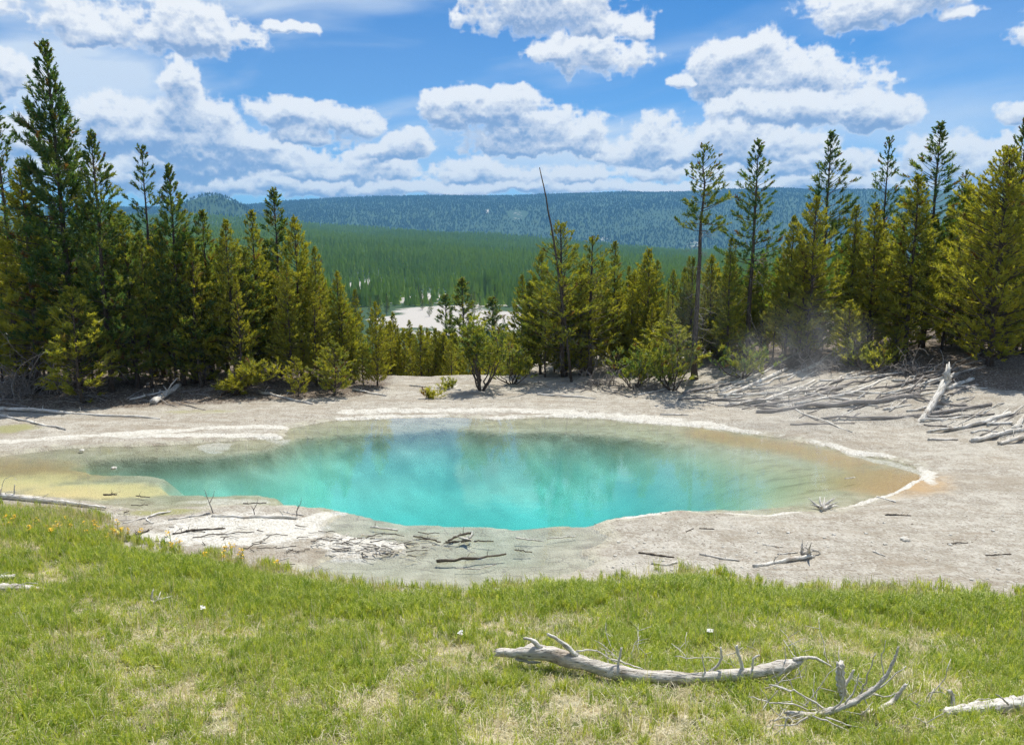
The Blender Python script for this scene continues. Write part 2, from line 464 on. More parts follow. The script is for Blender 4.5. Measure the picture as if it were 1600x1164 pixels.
def terrain(x, y, full=False):
    x = np.asarray(x, float); y = np.asarray(y, float)
    r = np.hypot(x, y); az = np.arctan2(x, np.maximum(y, 1e-6))
    # sinter flat
    z = 0.10 + 0.05 * (fbm(x, y, 0.35, 3, 3) - 0.5) + 0.05 * (fbm(x, y, 1.9, 3, 9) - 0.5)
    near = (np.abs(x) < 26) & (y > 8) & (y < 30)
    sw = np.full(x.shape, -9.0); sd = np.full(x.shape, -9.0)
    if near.any():
        wob = 0.10 * (fbm(x[near], y[near], 1.3, 3, 21) - 0.5) * 2
        sw[near] = poly_sd(WATER, x[near], y[near]) + wob
        sd[near] = poly_sd(DEEP, x[near], y[near]) + wob * 1.3
    land = sstep(-sw, 0.0, 0.9)
    rim = np.exp(-((sw + 0.22) / 0.22) ** 2) * 0.05 * fbm(x, y, 1.1, 3, 97)
    z = np.where(sw > 0, -0.035 - 0.10 * sstep(sw, 0, 1.6) + 0.05 * (fbm(x, y, 1.4, 3, 31) - 0.5), 0.015 + (z - 0.015) * land + rim)
    # deep bowl; shallow shelving towards the right hand end
    right = sstep(x, 2.2, 7.0)
    scale = 2.0 + 1.0 * right
    deepz = (2.4 - 1.85 * right) * (1 - np.exp(-np.maximum(sd, 0) / scale))
    z = np.where(sd > 0, z - deepz + 0.10 * (fbm(x, y, 0.5, 2, 41) - 0.5) * sstep(sd, 0.6, 2.5), z)
    # meadow knoll on the near side
    k = np.maximum(meadow_y(x) - y, 0)
    kn = 0.235 * k - 0.12 * (1 - np.exp(-k / 0.5)) + 0.12 * sstep(k, 0, 0.8) + 0.10 * (fbm(x, y, 0.7, 4, 51) - 0.5) * sstep(k, 0.2, 1.5)
    z = z + np.where(k > 0, np.minimum(kn, 3.0), 0)
    # banks on the far side
    f = np.maximum(y - foot_y(x), 0)
    sl = np.interp(az, BANK_AZ, BANK_SL)
    bank = sl * 6.0 * (1 - np.exp(-f / 6.0)) + 0.18 * (fbm(x, y, 0.6, 4, 61) - 0.5) * sstep(f, 0, 2)
    z = z + bank
    # valley, far basin, forested plateau and ridge
    gap = sstep(az, GAP_A - 0.05, GAP_A + 0.02) * (1 - sstep(az, GAP_B - 0.02, GAP_B + 0.05))
    start = 60 - 29.5 * gap
    rm = np.interp(az, M_AZ, M_Z); rz = np.interp(az, R_AZ, R_Z)
    far = np.interp(r, [0, 300, 470, 520], [0, -22, -22, -22])
    drop = np.clip((r - start) / (300 - start), 0, 1); drop = 1 - (1 - drop) ** (2.6 + 1.6 * gap)
    zf = np.where(r < 500, z * (1 - drop) - 22 * drop, 0)
    t1 = np.clip((r - 500) / 2000, 0, 1); t2 = np.clip((r - 2500) / 700, 0, 1); t3 = np.clip((r - 3200) / 2800, 0, 1); t4 = np.clip((r - 6000) / 3000, 0, 1)
    zz = -22 + (rm + 22) * t1 - 60 * t2 + (rz - rm + 60) * np.sin(t3 * math.pi / 2) ** 1.15 - 200 * t4
    zz = zz + (fbm(x, y, 1 / 420.0, 3, 71) - 0.5) * 26 * sstep(r, 600, 1500) + (fbm(x, y, 1 / 1500.0, 4, 81) - 0.5) * 70 * sstep(r, 3000, 4500) * (1 - sstep(r, 5300, 5900))
    # rounded hill at the left, in front of the ridge
    hx, hy = 3500 * math.sin(az_of(352)), 3500 * math.cos(az_of(352))
    hill = np.exp(-(((x - hx) / 165) ** 2 + ((y - hy) / 420) ** 2)); zz = zz * (1 - hill) + (CAM_Z + 3500 * el_slope(311.0)) * hill
    z = np.where(r < 500, zf, zz)
    if full:
        return z, sw, sd, k, f
    return z


def at_y(px, py, Y):
    d = ray(px, py); t = Y / d[1]
    return np.array([d[0] * t, Y, CAM_Z + d[2] * t])


def axis(dense_lo, dense_hi, step, lo, hi, grow):
    a = list(np.arange(dense_lo, dense_hi + 1e-6, step))
    s = step
    while a[-1] < hi:
        s *= grow; a.append(a[-1] + s)
    b = []; v = dense_lo; s = step
    while v > lo:
        s *= grow; v -= s; b.append(v)
    return np.array(b[::-1] + a)

GX = axis(-19, 19, 0.085, -9500, 9500, 1.05)
GY = axis(9.2, 27, 0.085, -300, 9500, 1.045)
X2, Y2 = np.meshgrid(GX, GY)
xs, ys = X2.ravel(), Y2.ravel()
zs, sw, sd, kk, ff = terrain(xs, ys, True)
nx, ny = len(GX), len(GY)
ii = (np.arange(ny - 1)[:, None] * nx + np.arange(nx - 1)[None]).ravel()
GQ = np.stack([ii, ii + 1, ii + 1 + nx, ii + nx], 1)
ZG = zs.reshape(ny, nx)
def height(x, y):
    """ground height read off the built sheet"""
    x = np.asarray(x, float); y = np.asarray(y, float)
    i = np.clip(np.searchsorted(GX, x) - 1, 0, nx - 2); j = np.clip(np.searchsorted(GY, y) - 1, 0, ny - 2)
    fx = np.clip((x - GX[i]) / (GX[i + 1] - GX[i]), 0, 1); fy = np.clip((y - GY[j]) / (GY[j + 1] - GY[j]), 0, 1)
    return (ZG[j, i] * (1 - fx) + ZG[j, i + 1] * fx) * (1 - fy) + (ZG[j + 1, i] * (1 - fx) + ZG[j + 1, i + 1] * fx) * fy


HIT_T = np.geomspace(3.0, 120.0, 600)
def hit(px, py):
    d = ray(px, py); t = HIT_T
    h = np.maximum(height(d[0] * t, d[1] * t), 0.0)
    b = np.nonzero(CAM_Z + d[2] * t < h)[0]
    i = b[0] if len(b) else len(t) - 1
    t = np.linspace(t[max(i - 1, 0)], t[i], 40)
    Z = CAM_Z + d[2] * t
    j = np.argmin(np.abs(Z - np.maximum(height(d[0] * t, d[1] * t), 0.0)))
    return np.array([d[0] * t[j], d[1] * t[j], Z[j]])


def zat(x, y):
    return float(height(x, y))


rr = np.hypot(xs, ys); aa = np.arctan2(xs, np.maximum(ys, 1e-6))

def blob(px, py, hw, hh, z=0.05, ang=0.0):
    """soft ground spot whose extents are given by pixel offsets"""
    c = flat(px, py, z); a = flat(px + hw, py, z); b = flat(px, py - hh, z)
    ra = abs(a[0] - c[0]); rb = abs(b[1] - c[1])
    return np.exp(-(((xs - c[0]) / ra) ** 2 + ((ys - c[1]) / rb) ** 2))

def strip(pts, w, z=0.05):
    L = [flat(*p, z=z) for p in pts]
    return np.exp(-(line_d(L, xs, ys) / w) ** 2)

rimfar = sstep(ys, 17.5, 21.0)
white = (0.05 + 1.25 * fbm(xs, ys, 0.8, 3, 91)) * np.exp(-((sw + 0.10) / (0.09 + (0.03 + 0.14 * rimfar) * 2 * fbm(xs, ys, 0.5, 2, 95))) ** 2) * (sstep(aa, az_of(440), az_of(560)))
white = white * (1 - np.exp(-(line_d([flat(918, 820), flat(950, 838), flat(902, 862), flat(925, 880), flat(890, 896), flat(700, 925)], xs, ys) / 0.6) ** 2))
white = np.maximum(white, 0.72 * strip([(-200, 706), (0, 692), (140, 684), (250, 676), (340, 670), (440, 668)], 0.34))
white = np.maximum(white, 0.8 * strip([(190, 683), (300, 681), (420, 680), (440, 684)], 0.28))
white = np.maximum(white, 0.62 * strip([(540, 645), (700, 642), (860, 643), (1000, 652), (1120, 664)], 0.55))
white = np.maximum(white, 0.95 * blob(380, 830, 170, 32))
white = np.maximum(white, 0.8 * blob(560, 850, 90, 26))
white = np.maximum(white, 0.9 * strip([(440, 825), (495, 808), (530, 796)], 0.22))
white = np.maximum(white, 0.8 * blob(335, 693, 36, 9))
white = np.maximum(white, 0.75 * blob(360, 777, 80, 10))
white = np.maximum(white, 0.62 * strip([(1330, 706), (1400, 720), (1455, 738), (1450, 756)], 0.28))
white = np.maximum(white, 0.5 * blob(700, 606, 90, 10))
yellow = np.maximum(0.95 * blob(150, 757, 140, 17), 0.72 * blob(30, 745, 130, 24))
yellow = np.maximum(yellow, 0.35 * blob(820, 656, 260, 8))
orange = np.maximum(0.9 * blob(1380, 745, 110, 32), 0.65 * strip([(1100, 672), (1250, 697), (1340, 720)], 1.0))
orange = np.maximum(orange, 0.70 * blob(40, 726, 260, 24))
olive = np.maximum(0.75 * blob(255, 800, 90, 10), 0.7 * blob(20, 672, 60, 10))
olive = np.maximum(olive, 0.5 * blob(310, 645, 120, 6))
wet = np.maximum(0.8 * sstep(sw, -0.12, 0.05), 0.0)
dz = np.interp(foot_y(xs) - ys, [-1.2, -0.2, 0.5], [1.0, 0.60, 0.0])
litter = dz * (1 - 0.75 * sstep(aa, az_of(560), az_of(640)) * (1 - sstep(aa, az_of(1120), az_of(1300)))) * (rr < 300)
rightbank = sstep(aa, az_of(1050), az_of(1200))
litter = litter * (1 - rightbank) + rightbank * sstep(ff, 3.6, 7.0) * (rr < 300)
meadow = sstep(kk, 0.0, 0.35)
farg = sstep(rr, 38, 60)
basin = np.zeros_like(xs)
def basin_spot(px, py, hw, hh, k, zz=-22.0):
    c = flat(px, py, zz); a = flat(px + hw, py, zz); b = flat(px, py - hh, zz)
    return k * np.exp(-(((xs - c[0]) / abs(a[0] - c[0])) ** 2 + ((ys - c[1]) / abs(b[1] - c[1])) ** 2))
for s in ((690, 492, 105, 19, 1.0), (780, 500, 70, 16, 1.0), (660, 466, 45, 7, 0.9), (572, 455, 40, 5, 0.85), (700, 520, 60, 14, 0.9), (800, 475, 40, 8, 0.6)):
    basin = np.maximum(basin, basin_spot(*s))
def far_spot(px, r, w, l, k):
    a = az_of(px); return k * np.exp(-(((aa - a) * r / w) ** 2 + ((rr - r) / l) ** 2))
basin = np.maximum(basin, far_spot(808, 4300, 45, 100, 1.0))
basin = np.maximum(basin, far_spot(762, 4380, 22, 50, 0.8))
basin = np.maximum(basin, far_spot(940, 3750, 40, 200, 0.52))
basin = np.maximum(basin, far_spot(1075, 3650, 60, 200, 0.52))

# ------------------------------------------------------------------ materials
def new_mat(name):
    m = bpy.data.materials.new(name); m.use_nodes = True
    m.node_tree.nodes.clear()
    t = NT(m.node_tree)
    out = t.node('ShaderNodeOutputMaterial')
    return m, t, out

def principled(t, out, col, rough=0.8, bump=None, strength=0.5, dist=0.02, spec=0.3):
    b = t.node('ShaderNodeBsdfPrincipled', {'Base Color': col, 'Roughness': rough, 'Specular IOR Level': spec})
    if bump is not None:
        bn = t.node('ShaderNodeBump', {'Height': bump, 'Strength': strength, 'Distance': dist})
        t.l.new(bn.outputs[0], b.inputs['Normal'])
    t.l.new(b.outputs[0], out.inputs['Surface'])
    return b

# ground
M_GROUND, t, out = new_mat('ground_mineral')
pos = t.node('ShaderNodeNewGeometry').outputs['Position']
nb = t.noise(pos, 0.55, 5, 0.6)
nm = t.noise(pos, 2.6, 6, 0.62)
nf = t.noise(pos, 17.0, 5, 0.65)
flatp = t.vmath('MULTIPLY', pos, (1.0, 1.0, 0.3))
vor = t.node('ShaderNodeTexVoronoi', {'Vector': flatp, 'Scale': 26.0, 'Randomness': 1.0})
vcol = t.node('ShaderNodeSeparateColor', {0: vor.outputs['Color']})
gravel = t.mix(t.ramp(nm, 0.35, 0.68), (0.325, 0.295, 0.24, 1), (0.46, 0.43, 0.365, 1))
gravel = t.mix(t.math('MULTIPLY', t.ramp(nb, 0.5, 0.72), 0.45), gravel, (0.355, 0.305, 0.23, 1))
gravel = t.mix(t.math('MULTIPLY', t.ramp(vcol.outputs[0], 0.55, 0.95), 0.55), gravel, (0.19, 0.15, 0.11, 1))
gravel = t.mix(t.math('MULTIPLY', t.ramp(vcol.outputs[1], 0.70, 0.98), 0.55), gravel, (0.56, 0.53, 0.47, 1))
def edge(att, gain=1.0, amp=0.75, lo=0.42, hi=0.58, nz=nm):
    a = t.math('MULTIPLY_ADD', t.math('SUBTRACT', nz, 0.5), amp, t.attr(att))
    return t.math('MULTIPLY', t.ramp(a, lo, hi), gain)
stre = t.noise(t.vmath('MULTIPLY', pos, (0.5, 2.4, 1.0)), 1.9, 6, 0.68, 0.6)
gravel = t.mix(t.math('MULTIPLY', t.ramp(stre, 0.52, 0.70), 0.60), gravel, (0.235, 0.185, 0.13, 1))
gravel = t.mix(t.math('MULTIPLY', t.ramp(stre, 0.46, 0.30), 0.45), gravel, (0.54, 0.505, 0.43, 1))
big = t.noise(t.vmath('MULTIPLY', pos, (0.35, 1.0, 1.0)), 0.8, 6, 0.7, 0.8)
gravel = t.mix(t.math('MULTIPLY', t.ramp(big, 0.50, 0.64), 0.55), gravel, (0.265, 0.22, 0.16, 1))
gravel = t.mix(t.math('MULTIPLY', t.ramp(big, 0.44, 0.32), 0.6), gravel, (0.50, 0.475, 0.41, 1))
spk = t.noise(pos, 38.0, 3, 0.7)
gravel = t.mix(t.math('MULTIPLY', t.ramp(spk, 0.58, 0.72), 0.6), gravel, (0.20, 0.155, 0.115, 1))
wcol = t.mix(t.ramp(nf, 0.3, 0.7), (0.47, 0.44, 0.37, 1), (0.68, 0.66, 0.60, 1))
wcol = t.mix(t.math('MULTIPLY', t.ramp(stre, 0.52, 0.68), 0.65), wcol, (0.44, 0.39, 0.31, 1))
wcol = t.mix(t.math('MULTIPLY', t.ramp(vcol.outputs[2], 0.82, 0.98), 0.5), wcol, (0.30, 0.27, 0.22, 1))
crk = t.node('ShaderNodeTexVoronoi', {'Vector': t.vmath('ADD', t.vmath('MULTIPLY', pos, (0.8, 1.5, 1.0)), t.noise(pos, 1.7, 3, 0.6, out=1)), 'Scale': 1.6}, feature='DISTANCE_TO_EDGE')
crack = t.math('MULTIPLY', t.ramp(crk.outputs['Distance'], 0.035, 0.0), t.ramp(nb, 0.42, 0.58))
wcol = t.mix(t.math('MULTIPLY', crack, 0.6), wcol, (0.25, 0.215, 0.165, 1))
bed = t.mix(t.ramp(nm, 0.3, 0.7), (0.33, 0.31, 0.215, 1), (0.47, 0.445, 0.34, 1))
bed = t.mix(t.math('MULTIPLY', t.ramp(stre, 0.50, 0.66), 0.6), bed, (0.24, 0.215, 0.15, 1))
bed = t.mix(t.math('MULTIPLY', crack, 0.7), bed, (0.17, 0.14, 0.10, 1))
deepbed = t.mix(t.ramp(nb, 0.3, 0.7), (0.63, 0.62, 0.48, 1), (0.73, 0.73, 0.59, 1))
inw = t.ramp(t.math('MULTIPLY_ADD', t.math('SUBTRACT', nm, 0.5), 1.2, t.attr('sw')), -0.40, 0.22)
c = t.mix(inw, gravel, bed)
px_ = t.node('ShaderNodeSeparateXYZ', {0: pos}).outputs[0]
tanbed = t.mix(nm, (0.36, 0.27, 0.15, 1), (0.50, 0.42, 0.27, 1))
tanbed = t.mix(t.math('MULTIPLY', t.ramp(stre, 0.50, 0.64), 0.7), tanbed, (0.20, 0.15, 0.08, 1))
deepbed = t.mix(t.ramp(t.math('MULTIPLY_ADD', nb, 2.5, px_), 4.0, 8.5), deepbed, tanbed)
c = t.mix(t.ramp(t.attr('sd'), -0.05, 0.8), c, deepbed)
c = t.mix(edge('orange', 0.9, 0.5, 0.3, 0.75), c, t.mix(nf, (0.335, 0.205, 0.09, 1), (0.49, 0.35, 0.185, 1)))
c = t.mix(edge('yellow', 0.92, 0.5, 0.3, 0.7), c, t.mix(nf, (0.64, 0.50, 0.22, 1), (0.74, 0.62, 0.35, 1)))
c = t.mix(edge('olive', 0.8, 0.6, 0.35, 0.65), c, t.mix(nf, (0.20, 0.21, 0.06, 1), (0.34, 0.32, 0.14, 1)))
c = t.mix(edge('white', 1.0, 0.9), c, wcol)
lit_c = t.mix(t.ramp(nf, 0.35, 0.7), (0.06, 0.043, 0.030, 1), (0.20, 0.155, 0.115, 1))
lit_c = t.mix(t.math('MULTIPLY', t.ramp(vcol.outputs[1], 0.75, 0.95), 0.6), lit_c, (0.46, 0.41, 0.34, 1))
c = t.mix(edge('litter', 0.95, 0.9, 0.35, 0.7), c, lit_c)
straw = t.mix(t.ramp(nf, 0.3, 0.72), (0.33, 0.26, 0.16, 1), (0.70, 0.64, 0.50, 1))
soil = t.mix(t.ramp(nm, 0.40, 0.64), (0.085, 0.10, 0.028, 1), straw)
c = t.mix(edge('meadow', 1.0, 0.6), c, soil)
c = t.mix(t.attr('far'), c, t.mix(t.noise(pos, 0.012, 6, 0.6), (0.024, 0.058, 0.020, 1), (0.040, 0.080, 0.028, 1)))
nfar = t.noise(t.vmath('MULTIPLY', pos, (0.016, 0.016, 0.016)), 2.4, 8, 0.68)
c = t.mix(edge('basin', 1.0, 1.5, 0.44, 0.58, nfar), c, (0.44, 0.41, 0.37, 1))
hgt = t.math('ADD', t.math('MULTIPLY', nm, 0.7), t.math('ADD', t.math('MULTIPLY', nf, 0.35), t.math('MULTIPLY', vor.outputs['Distance'], -0.35)))
rough = t.ramp(t.attr('sw'), -0.25, 0.0, 0.92, 0.55)
principled(t, out, c, rough, hgt, t.ramp(t.attr('sd'), -0.3, 0.5, 0.85, 0.04), 0.05, 0.25)

# water: clear, reflecting by Fresnel, coloured by what it absorbs on the way down and back
M_WATER, t, out = new_mat('hot_spring_water')
pos = t.node('ShaderNodeNewGeometry').outputs['Position']
w1 = t.noise(t.vmath('MULTIPLY', pos, (1.0, 1.8, 1.0)), 2.2, 2, 0.5, 0.5)
w2 = t.noise(pos, 0.7, 2, 0.5)
hh_ = t.math('MULTIPLY', w1, t.ramp(w2, 0.3, 0.7, 0.5, 1.0))
bn = t.node('ShaderNodeBump', {'Height': hh_, 'Strength': 0.05, 'Distance': 0.04})
fr = t.node('ShaderNodeFresnel', {'IOR': 1.333, 'Normal': bn.outputs[0]})
gl = t.node('ShaderNodeBsdfGlossy', {'Color': (1, 1, 1, 1), 'Roughness': 0.06, 'Normal': bn.outputs[0]})
tr = t.node('ShaderNodeBsdfTransparent', {'Color': (1, 1, 1, 1)})
ms = t.node('ShaderNodeMixShader', {0: fr.outputs[0], 1: tr.outputs[0], 2: gl.outputs[0]})
t.l.new(ms.outputs[0], out.inputs['Surface'])
va = t.node('ShaderNodeVolumeAbsorption', {'Color': (0.22, 0.835, 0.865, 1), 'Density': 0.42})
t.l.new(va.outputs[0], out.inputs['Volume'])

# bark and wood
def wood(name, a, b, dark, sc=6.0, rough=0.9, vert=True):
    m, t, out = new_mat(name)
    tc = t.node('ShaderNodeTexCoord').outputs['Object']
    st = t.vmath('MULTIPLY', tc, (5.0, 5.0, 0.7) if vert else (0.6, 5.0, 5.0))
    n = t.noise(st, sc, 6, 0.65, 0.3)
    n2 = t.noise(tc, 2.2, 4, 0.6)
    oi = t.node('ShaderNodeObjectInfo').outputs['Random']
    c = t.mix(t.ramp(n, 0.32, 0.66), a, b)
    c = t.mix(t.math('MULTIPLY', t.ramp(n2, 0.56, 0.72), 0.75), c, dark)
    c = t.mix(t.math('MULTIPLY', oi, 0.30), c, dark)
    st2 = t.vmath('MULTIPLY', tc, (9.0, 9.0, 0.5) if vert else (0.5, 9.0, 9.0))
    crk = t.ramp(t.noise(st2, sc * 1.5, 3, 0.6, 0.8), 0.60, 0.68)
    c = t.mix(t.math('MULTIPLY', crk, 0.75), c, tuple(q * 0.35 for q in dark[:3]) + (1,))
    principled(t, out, c, rough, t.math('SUBTRACT', n, t.math('MULTIPLY', crk, 0.6)), 0.8, 0.03, 0.2)
    return m
M_BARK = wood('pine_bark', (0.060, 0.046, 0.037, 1), (0.17, 0.135, 0.11, 1), (0.045, 0.035, 0.03, 1))
M_DEAD = wood('bleached_deadwood', (0.46, 0.42, 0.35, 1), (0.86, 0.83, 0.76, 1), (0.36, 0.29, 0.22, 1), 5.0, 0.85, False)
M_GREYTWIG = wood('grey_dead_twigs', (0.22, 0.195, 0.17, 1), (0.44, 0.40, 0.36, 1), (0.13, 0.11, 0.095, 1), 8.0, 0.9, False)
M_WETWOOD = wood('wet_driftwood', (0.05, 0.04, 0.03, 1), (0.17, 0.135, 0.10, 1), (0.035, 0.028, 0.022, 1), 5.0, 0.6, False)

def foliage(name, dark, olive, transl, brown=(0.16, 0.085, 0.03, 1), tint_obj=True, dry_at=0.955):
    m, t, out = new_mat(name)
    v = t.attr('tv')
    if tint_obj:
        f = t.attr('tint', 'Fac', 'OBJECT')
    else:
        f = t.node('ShaderNodeObjectInfo').outputs['Random']
    f = t.math('ADD', f, t.math('MULTIPLY_ADD', v, 0.7, -0.35), clamp=True)
    c = t.mix(f, dark, olive)
    c = t.mix(t.ramp(v, dry_at, dry_at + 0.03), c, brown)
    d = t.node('ShaderNodeBsdfDiffuse', {'Color': c})
    tl = t.node('ShaderNodeBsdfTranslucent', {'Color': t.mix(1.0, c, (1.6, 1.55, 0.60, 1), 'MULTIPLY')})
    g1 = t.node('ShaderNodeBsdfGlossy', {'Color': (1, 1, 1, 1), 'Roughness': 0.5})
    mx = t.node('ShaderNodeMixShader', {0: transl, 1: d.outputs[0], 2: tl.outputs[0]})
    mx2 = t.node('ShaderNodeMixShader', {0: 0.03, 1: mx.outputs[0], 2: g1.outputs[0]})
    t.l.new(mx2.outputs[0], out.inputs['Surface'])
    return m
M_NEEDLE = foliage('pine_needles', (0.066, 0.135, 0.044, 1), (0.385, 0.365, 0.044, 1), 0.56)
M_RIDGENEEDLE = foliage('ridge_conifer_foliage', (0.014, 0.038, 0.015, 1), (0.022, 0.050, 0.018, 1), 0.30, tint_obj=False)
M_FARNEEDLE = foliage('distant_conifer_foliage', (0.110, 0.215, 0.028, 1), (0.300, 0.405, 0.050, 1), 0.52, tint_obj=False)
M_GRASS = foliage('meadow_grass_blades', (0.150, 0.245, 0.014, 1), (0.49, 0.54, 0.095, 1), 0.45, (0.66, 0.60, 0.38, 1), False, 0.88)
M_STRAW = foliage('dry_straw_blades', (0.48, 0.41, 0.25, 1), (0.72, 0.67, 0.50, 1), 0.3, (0.32, 0.22, 0.11, 1), False)
M_FLOWER, t, out = new_mat('yellow_petals'); principled(t, out, t.mix(t.noise(t.node('ShaderNodeTexCoord').outputs['Object'], 60, 2), (0.75, 0.42, 0.02, 1), (0.85, 0.60, 0.05, 1)), 0.7)
M_WHITEFLOWER, t, out = new_mat('white_petals'); principled(t, out, t.mix(t.noise(t.node('ShaderNodeTexCoord').outputs['Object'], 60, 2), (0.7, 0.69, 0.62, 1), (0.85, 0.85, 0.8, 1)), 0.7)
M_STONE, t, out = new_mat('sinter_stone')
tco = t.node('ShaderNodeTexCoord').outputs['Object']
n = t.noise(tco, 9, 6, 0.65)
principled(t, out, t.mix(t.ramp(n, 0.3, 0.7), (0.42, 0.38, 0.31, 1), (0.74, 0.72, 0.66, 1)), 0.9, n, 0.8, 0.03)

M_STONEDARK, t, out = new_mat('dark_pebble')
n = t.noise(t.node('ShaderNodeTexCoord').outputs['Object'], 4, 3, 0.6)
principled(t, out, t.mix(n, (0.16, 0.125, 0.095, 1), (0.33, 0.28, 0.22, 1)), 0.9)
M_BARKBIT, t, out = new_mat('bark_flake')
n = t.noise(t.node('ShaderNodeTexCoord').outputs['Object'], 4, 3, 0.6)
principled(t, out, t.mix(n, (0.10, 0.07, 0.05, 1), (0.30, 0.25, 0.20, 1)), 0.9)

# ------------------------------------------------------------------ ground and water objects
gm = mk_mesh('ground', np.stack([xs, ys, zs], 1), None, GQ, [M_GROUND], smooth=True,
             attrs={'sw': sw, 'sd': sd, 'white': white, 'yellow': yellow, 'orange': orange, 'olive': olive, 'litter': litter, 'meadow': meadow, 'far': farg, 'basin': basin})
tag(link('ground', gm), kind='structure')

# a rectangular slab of water; the ground sheet cuts the shoreline out of it
wx0 = min(p[0] for p in WATER) - 0.6; wx1 = max(p[0] for p in WATER) + 0.6
wy0 = min(p[1] for p in WATER) - 0.5; wy1 = max(p[1] for p in WATER) + 0.5
Vw = [(wx0, wy0, -5), (wx1, wy0, -5), (wx1, wy1, -5), (wx0, wy1, -5), (wx0, wy0, 0), (wx1, wy0, 0), (wx1, wy1, 0), (wx0, wy1, 0)]
Qw = [(0, 3, 2, 1), (4, 5, 6, 7), (0, 1, 5, 4), (1, 2, 6, 5), (2, 3, 7, 6), (3, 0, 4, 7)]
tag(link('water', mk_mesh('water', Vw, None, Qw, [M_WATER])), kind='structure')

# ------------------------------------------------------------------ trees
def tufts(mb, P, D, n, length, width, spread, rng, m):
    """needle brushes: each a short shoot set all round with n slim triangles"""
    k = len(P)
    if not k: return
    tl = np.asarray(length) * rng.uniform(0.7, 1.3, k)
    D = D + rng.normal(size=(k, 3)) * 0.18; D = D / (np.linalg.norm(D, axis=1)[:, None] + 1e-9)
    P = np.repeat(P, n, 0); A = np.repeat(D, n, 0); TL = np.repeat(tl, n)[:, None]
    f = rng.uniform(-0.25, 0.8, k * n)[:, None]
    rad = np.cross(A, rng.normal(size=(k * n, 3))); rad /= np.linalg.norm(rad, axis=1)[:, None] + 1e-9
    d = A * 0.75 + rad * rng.uniform(0.35, 0.95, k * n)[:, None]
    d /= np.linalg.norm(d, axis=1)[:, None] + 1e-9
    s = np.cross(d, rng.normal(size=(k * n, 3))); s /= np.linalg.norm(s, axis=1)[:, None] + 1e-9
    L = TL * rng.uniform(0.40, 0.62, k * n)[:, None]; W = width * rng.uniform(0.7, 1.3, k * n)[:, None]
    b = P + A * TL * f
    V = np.stack([b - s * W * 0.5, b + s * W * 0.5, b + d * L], 1).reshape(-1, 3)
    T = np.arange(k * n * 3).reshape(-1, 3)
    tv = np.repeat(np.repeat(rng.uniform(0, 1, k), n), 3)
    mb.add(V, T, None, m, tv)


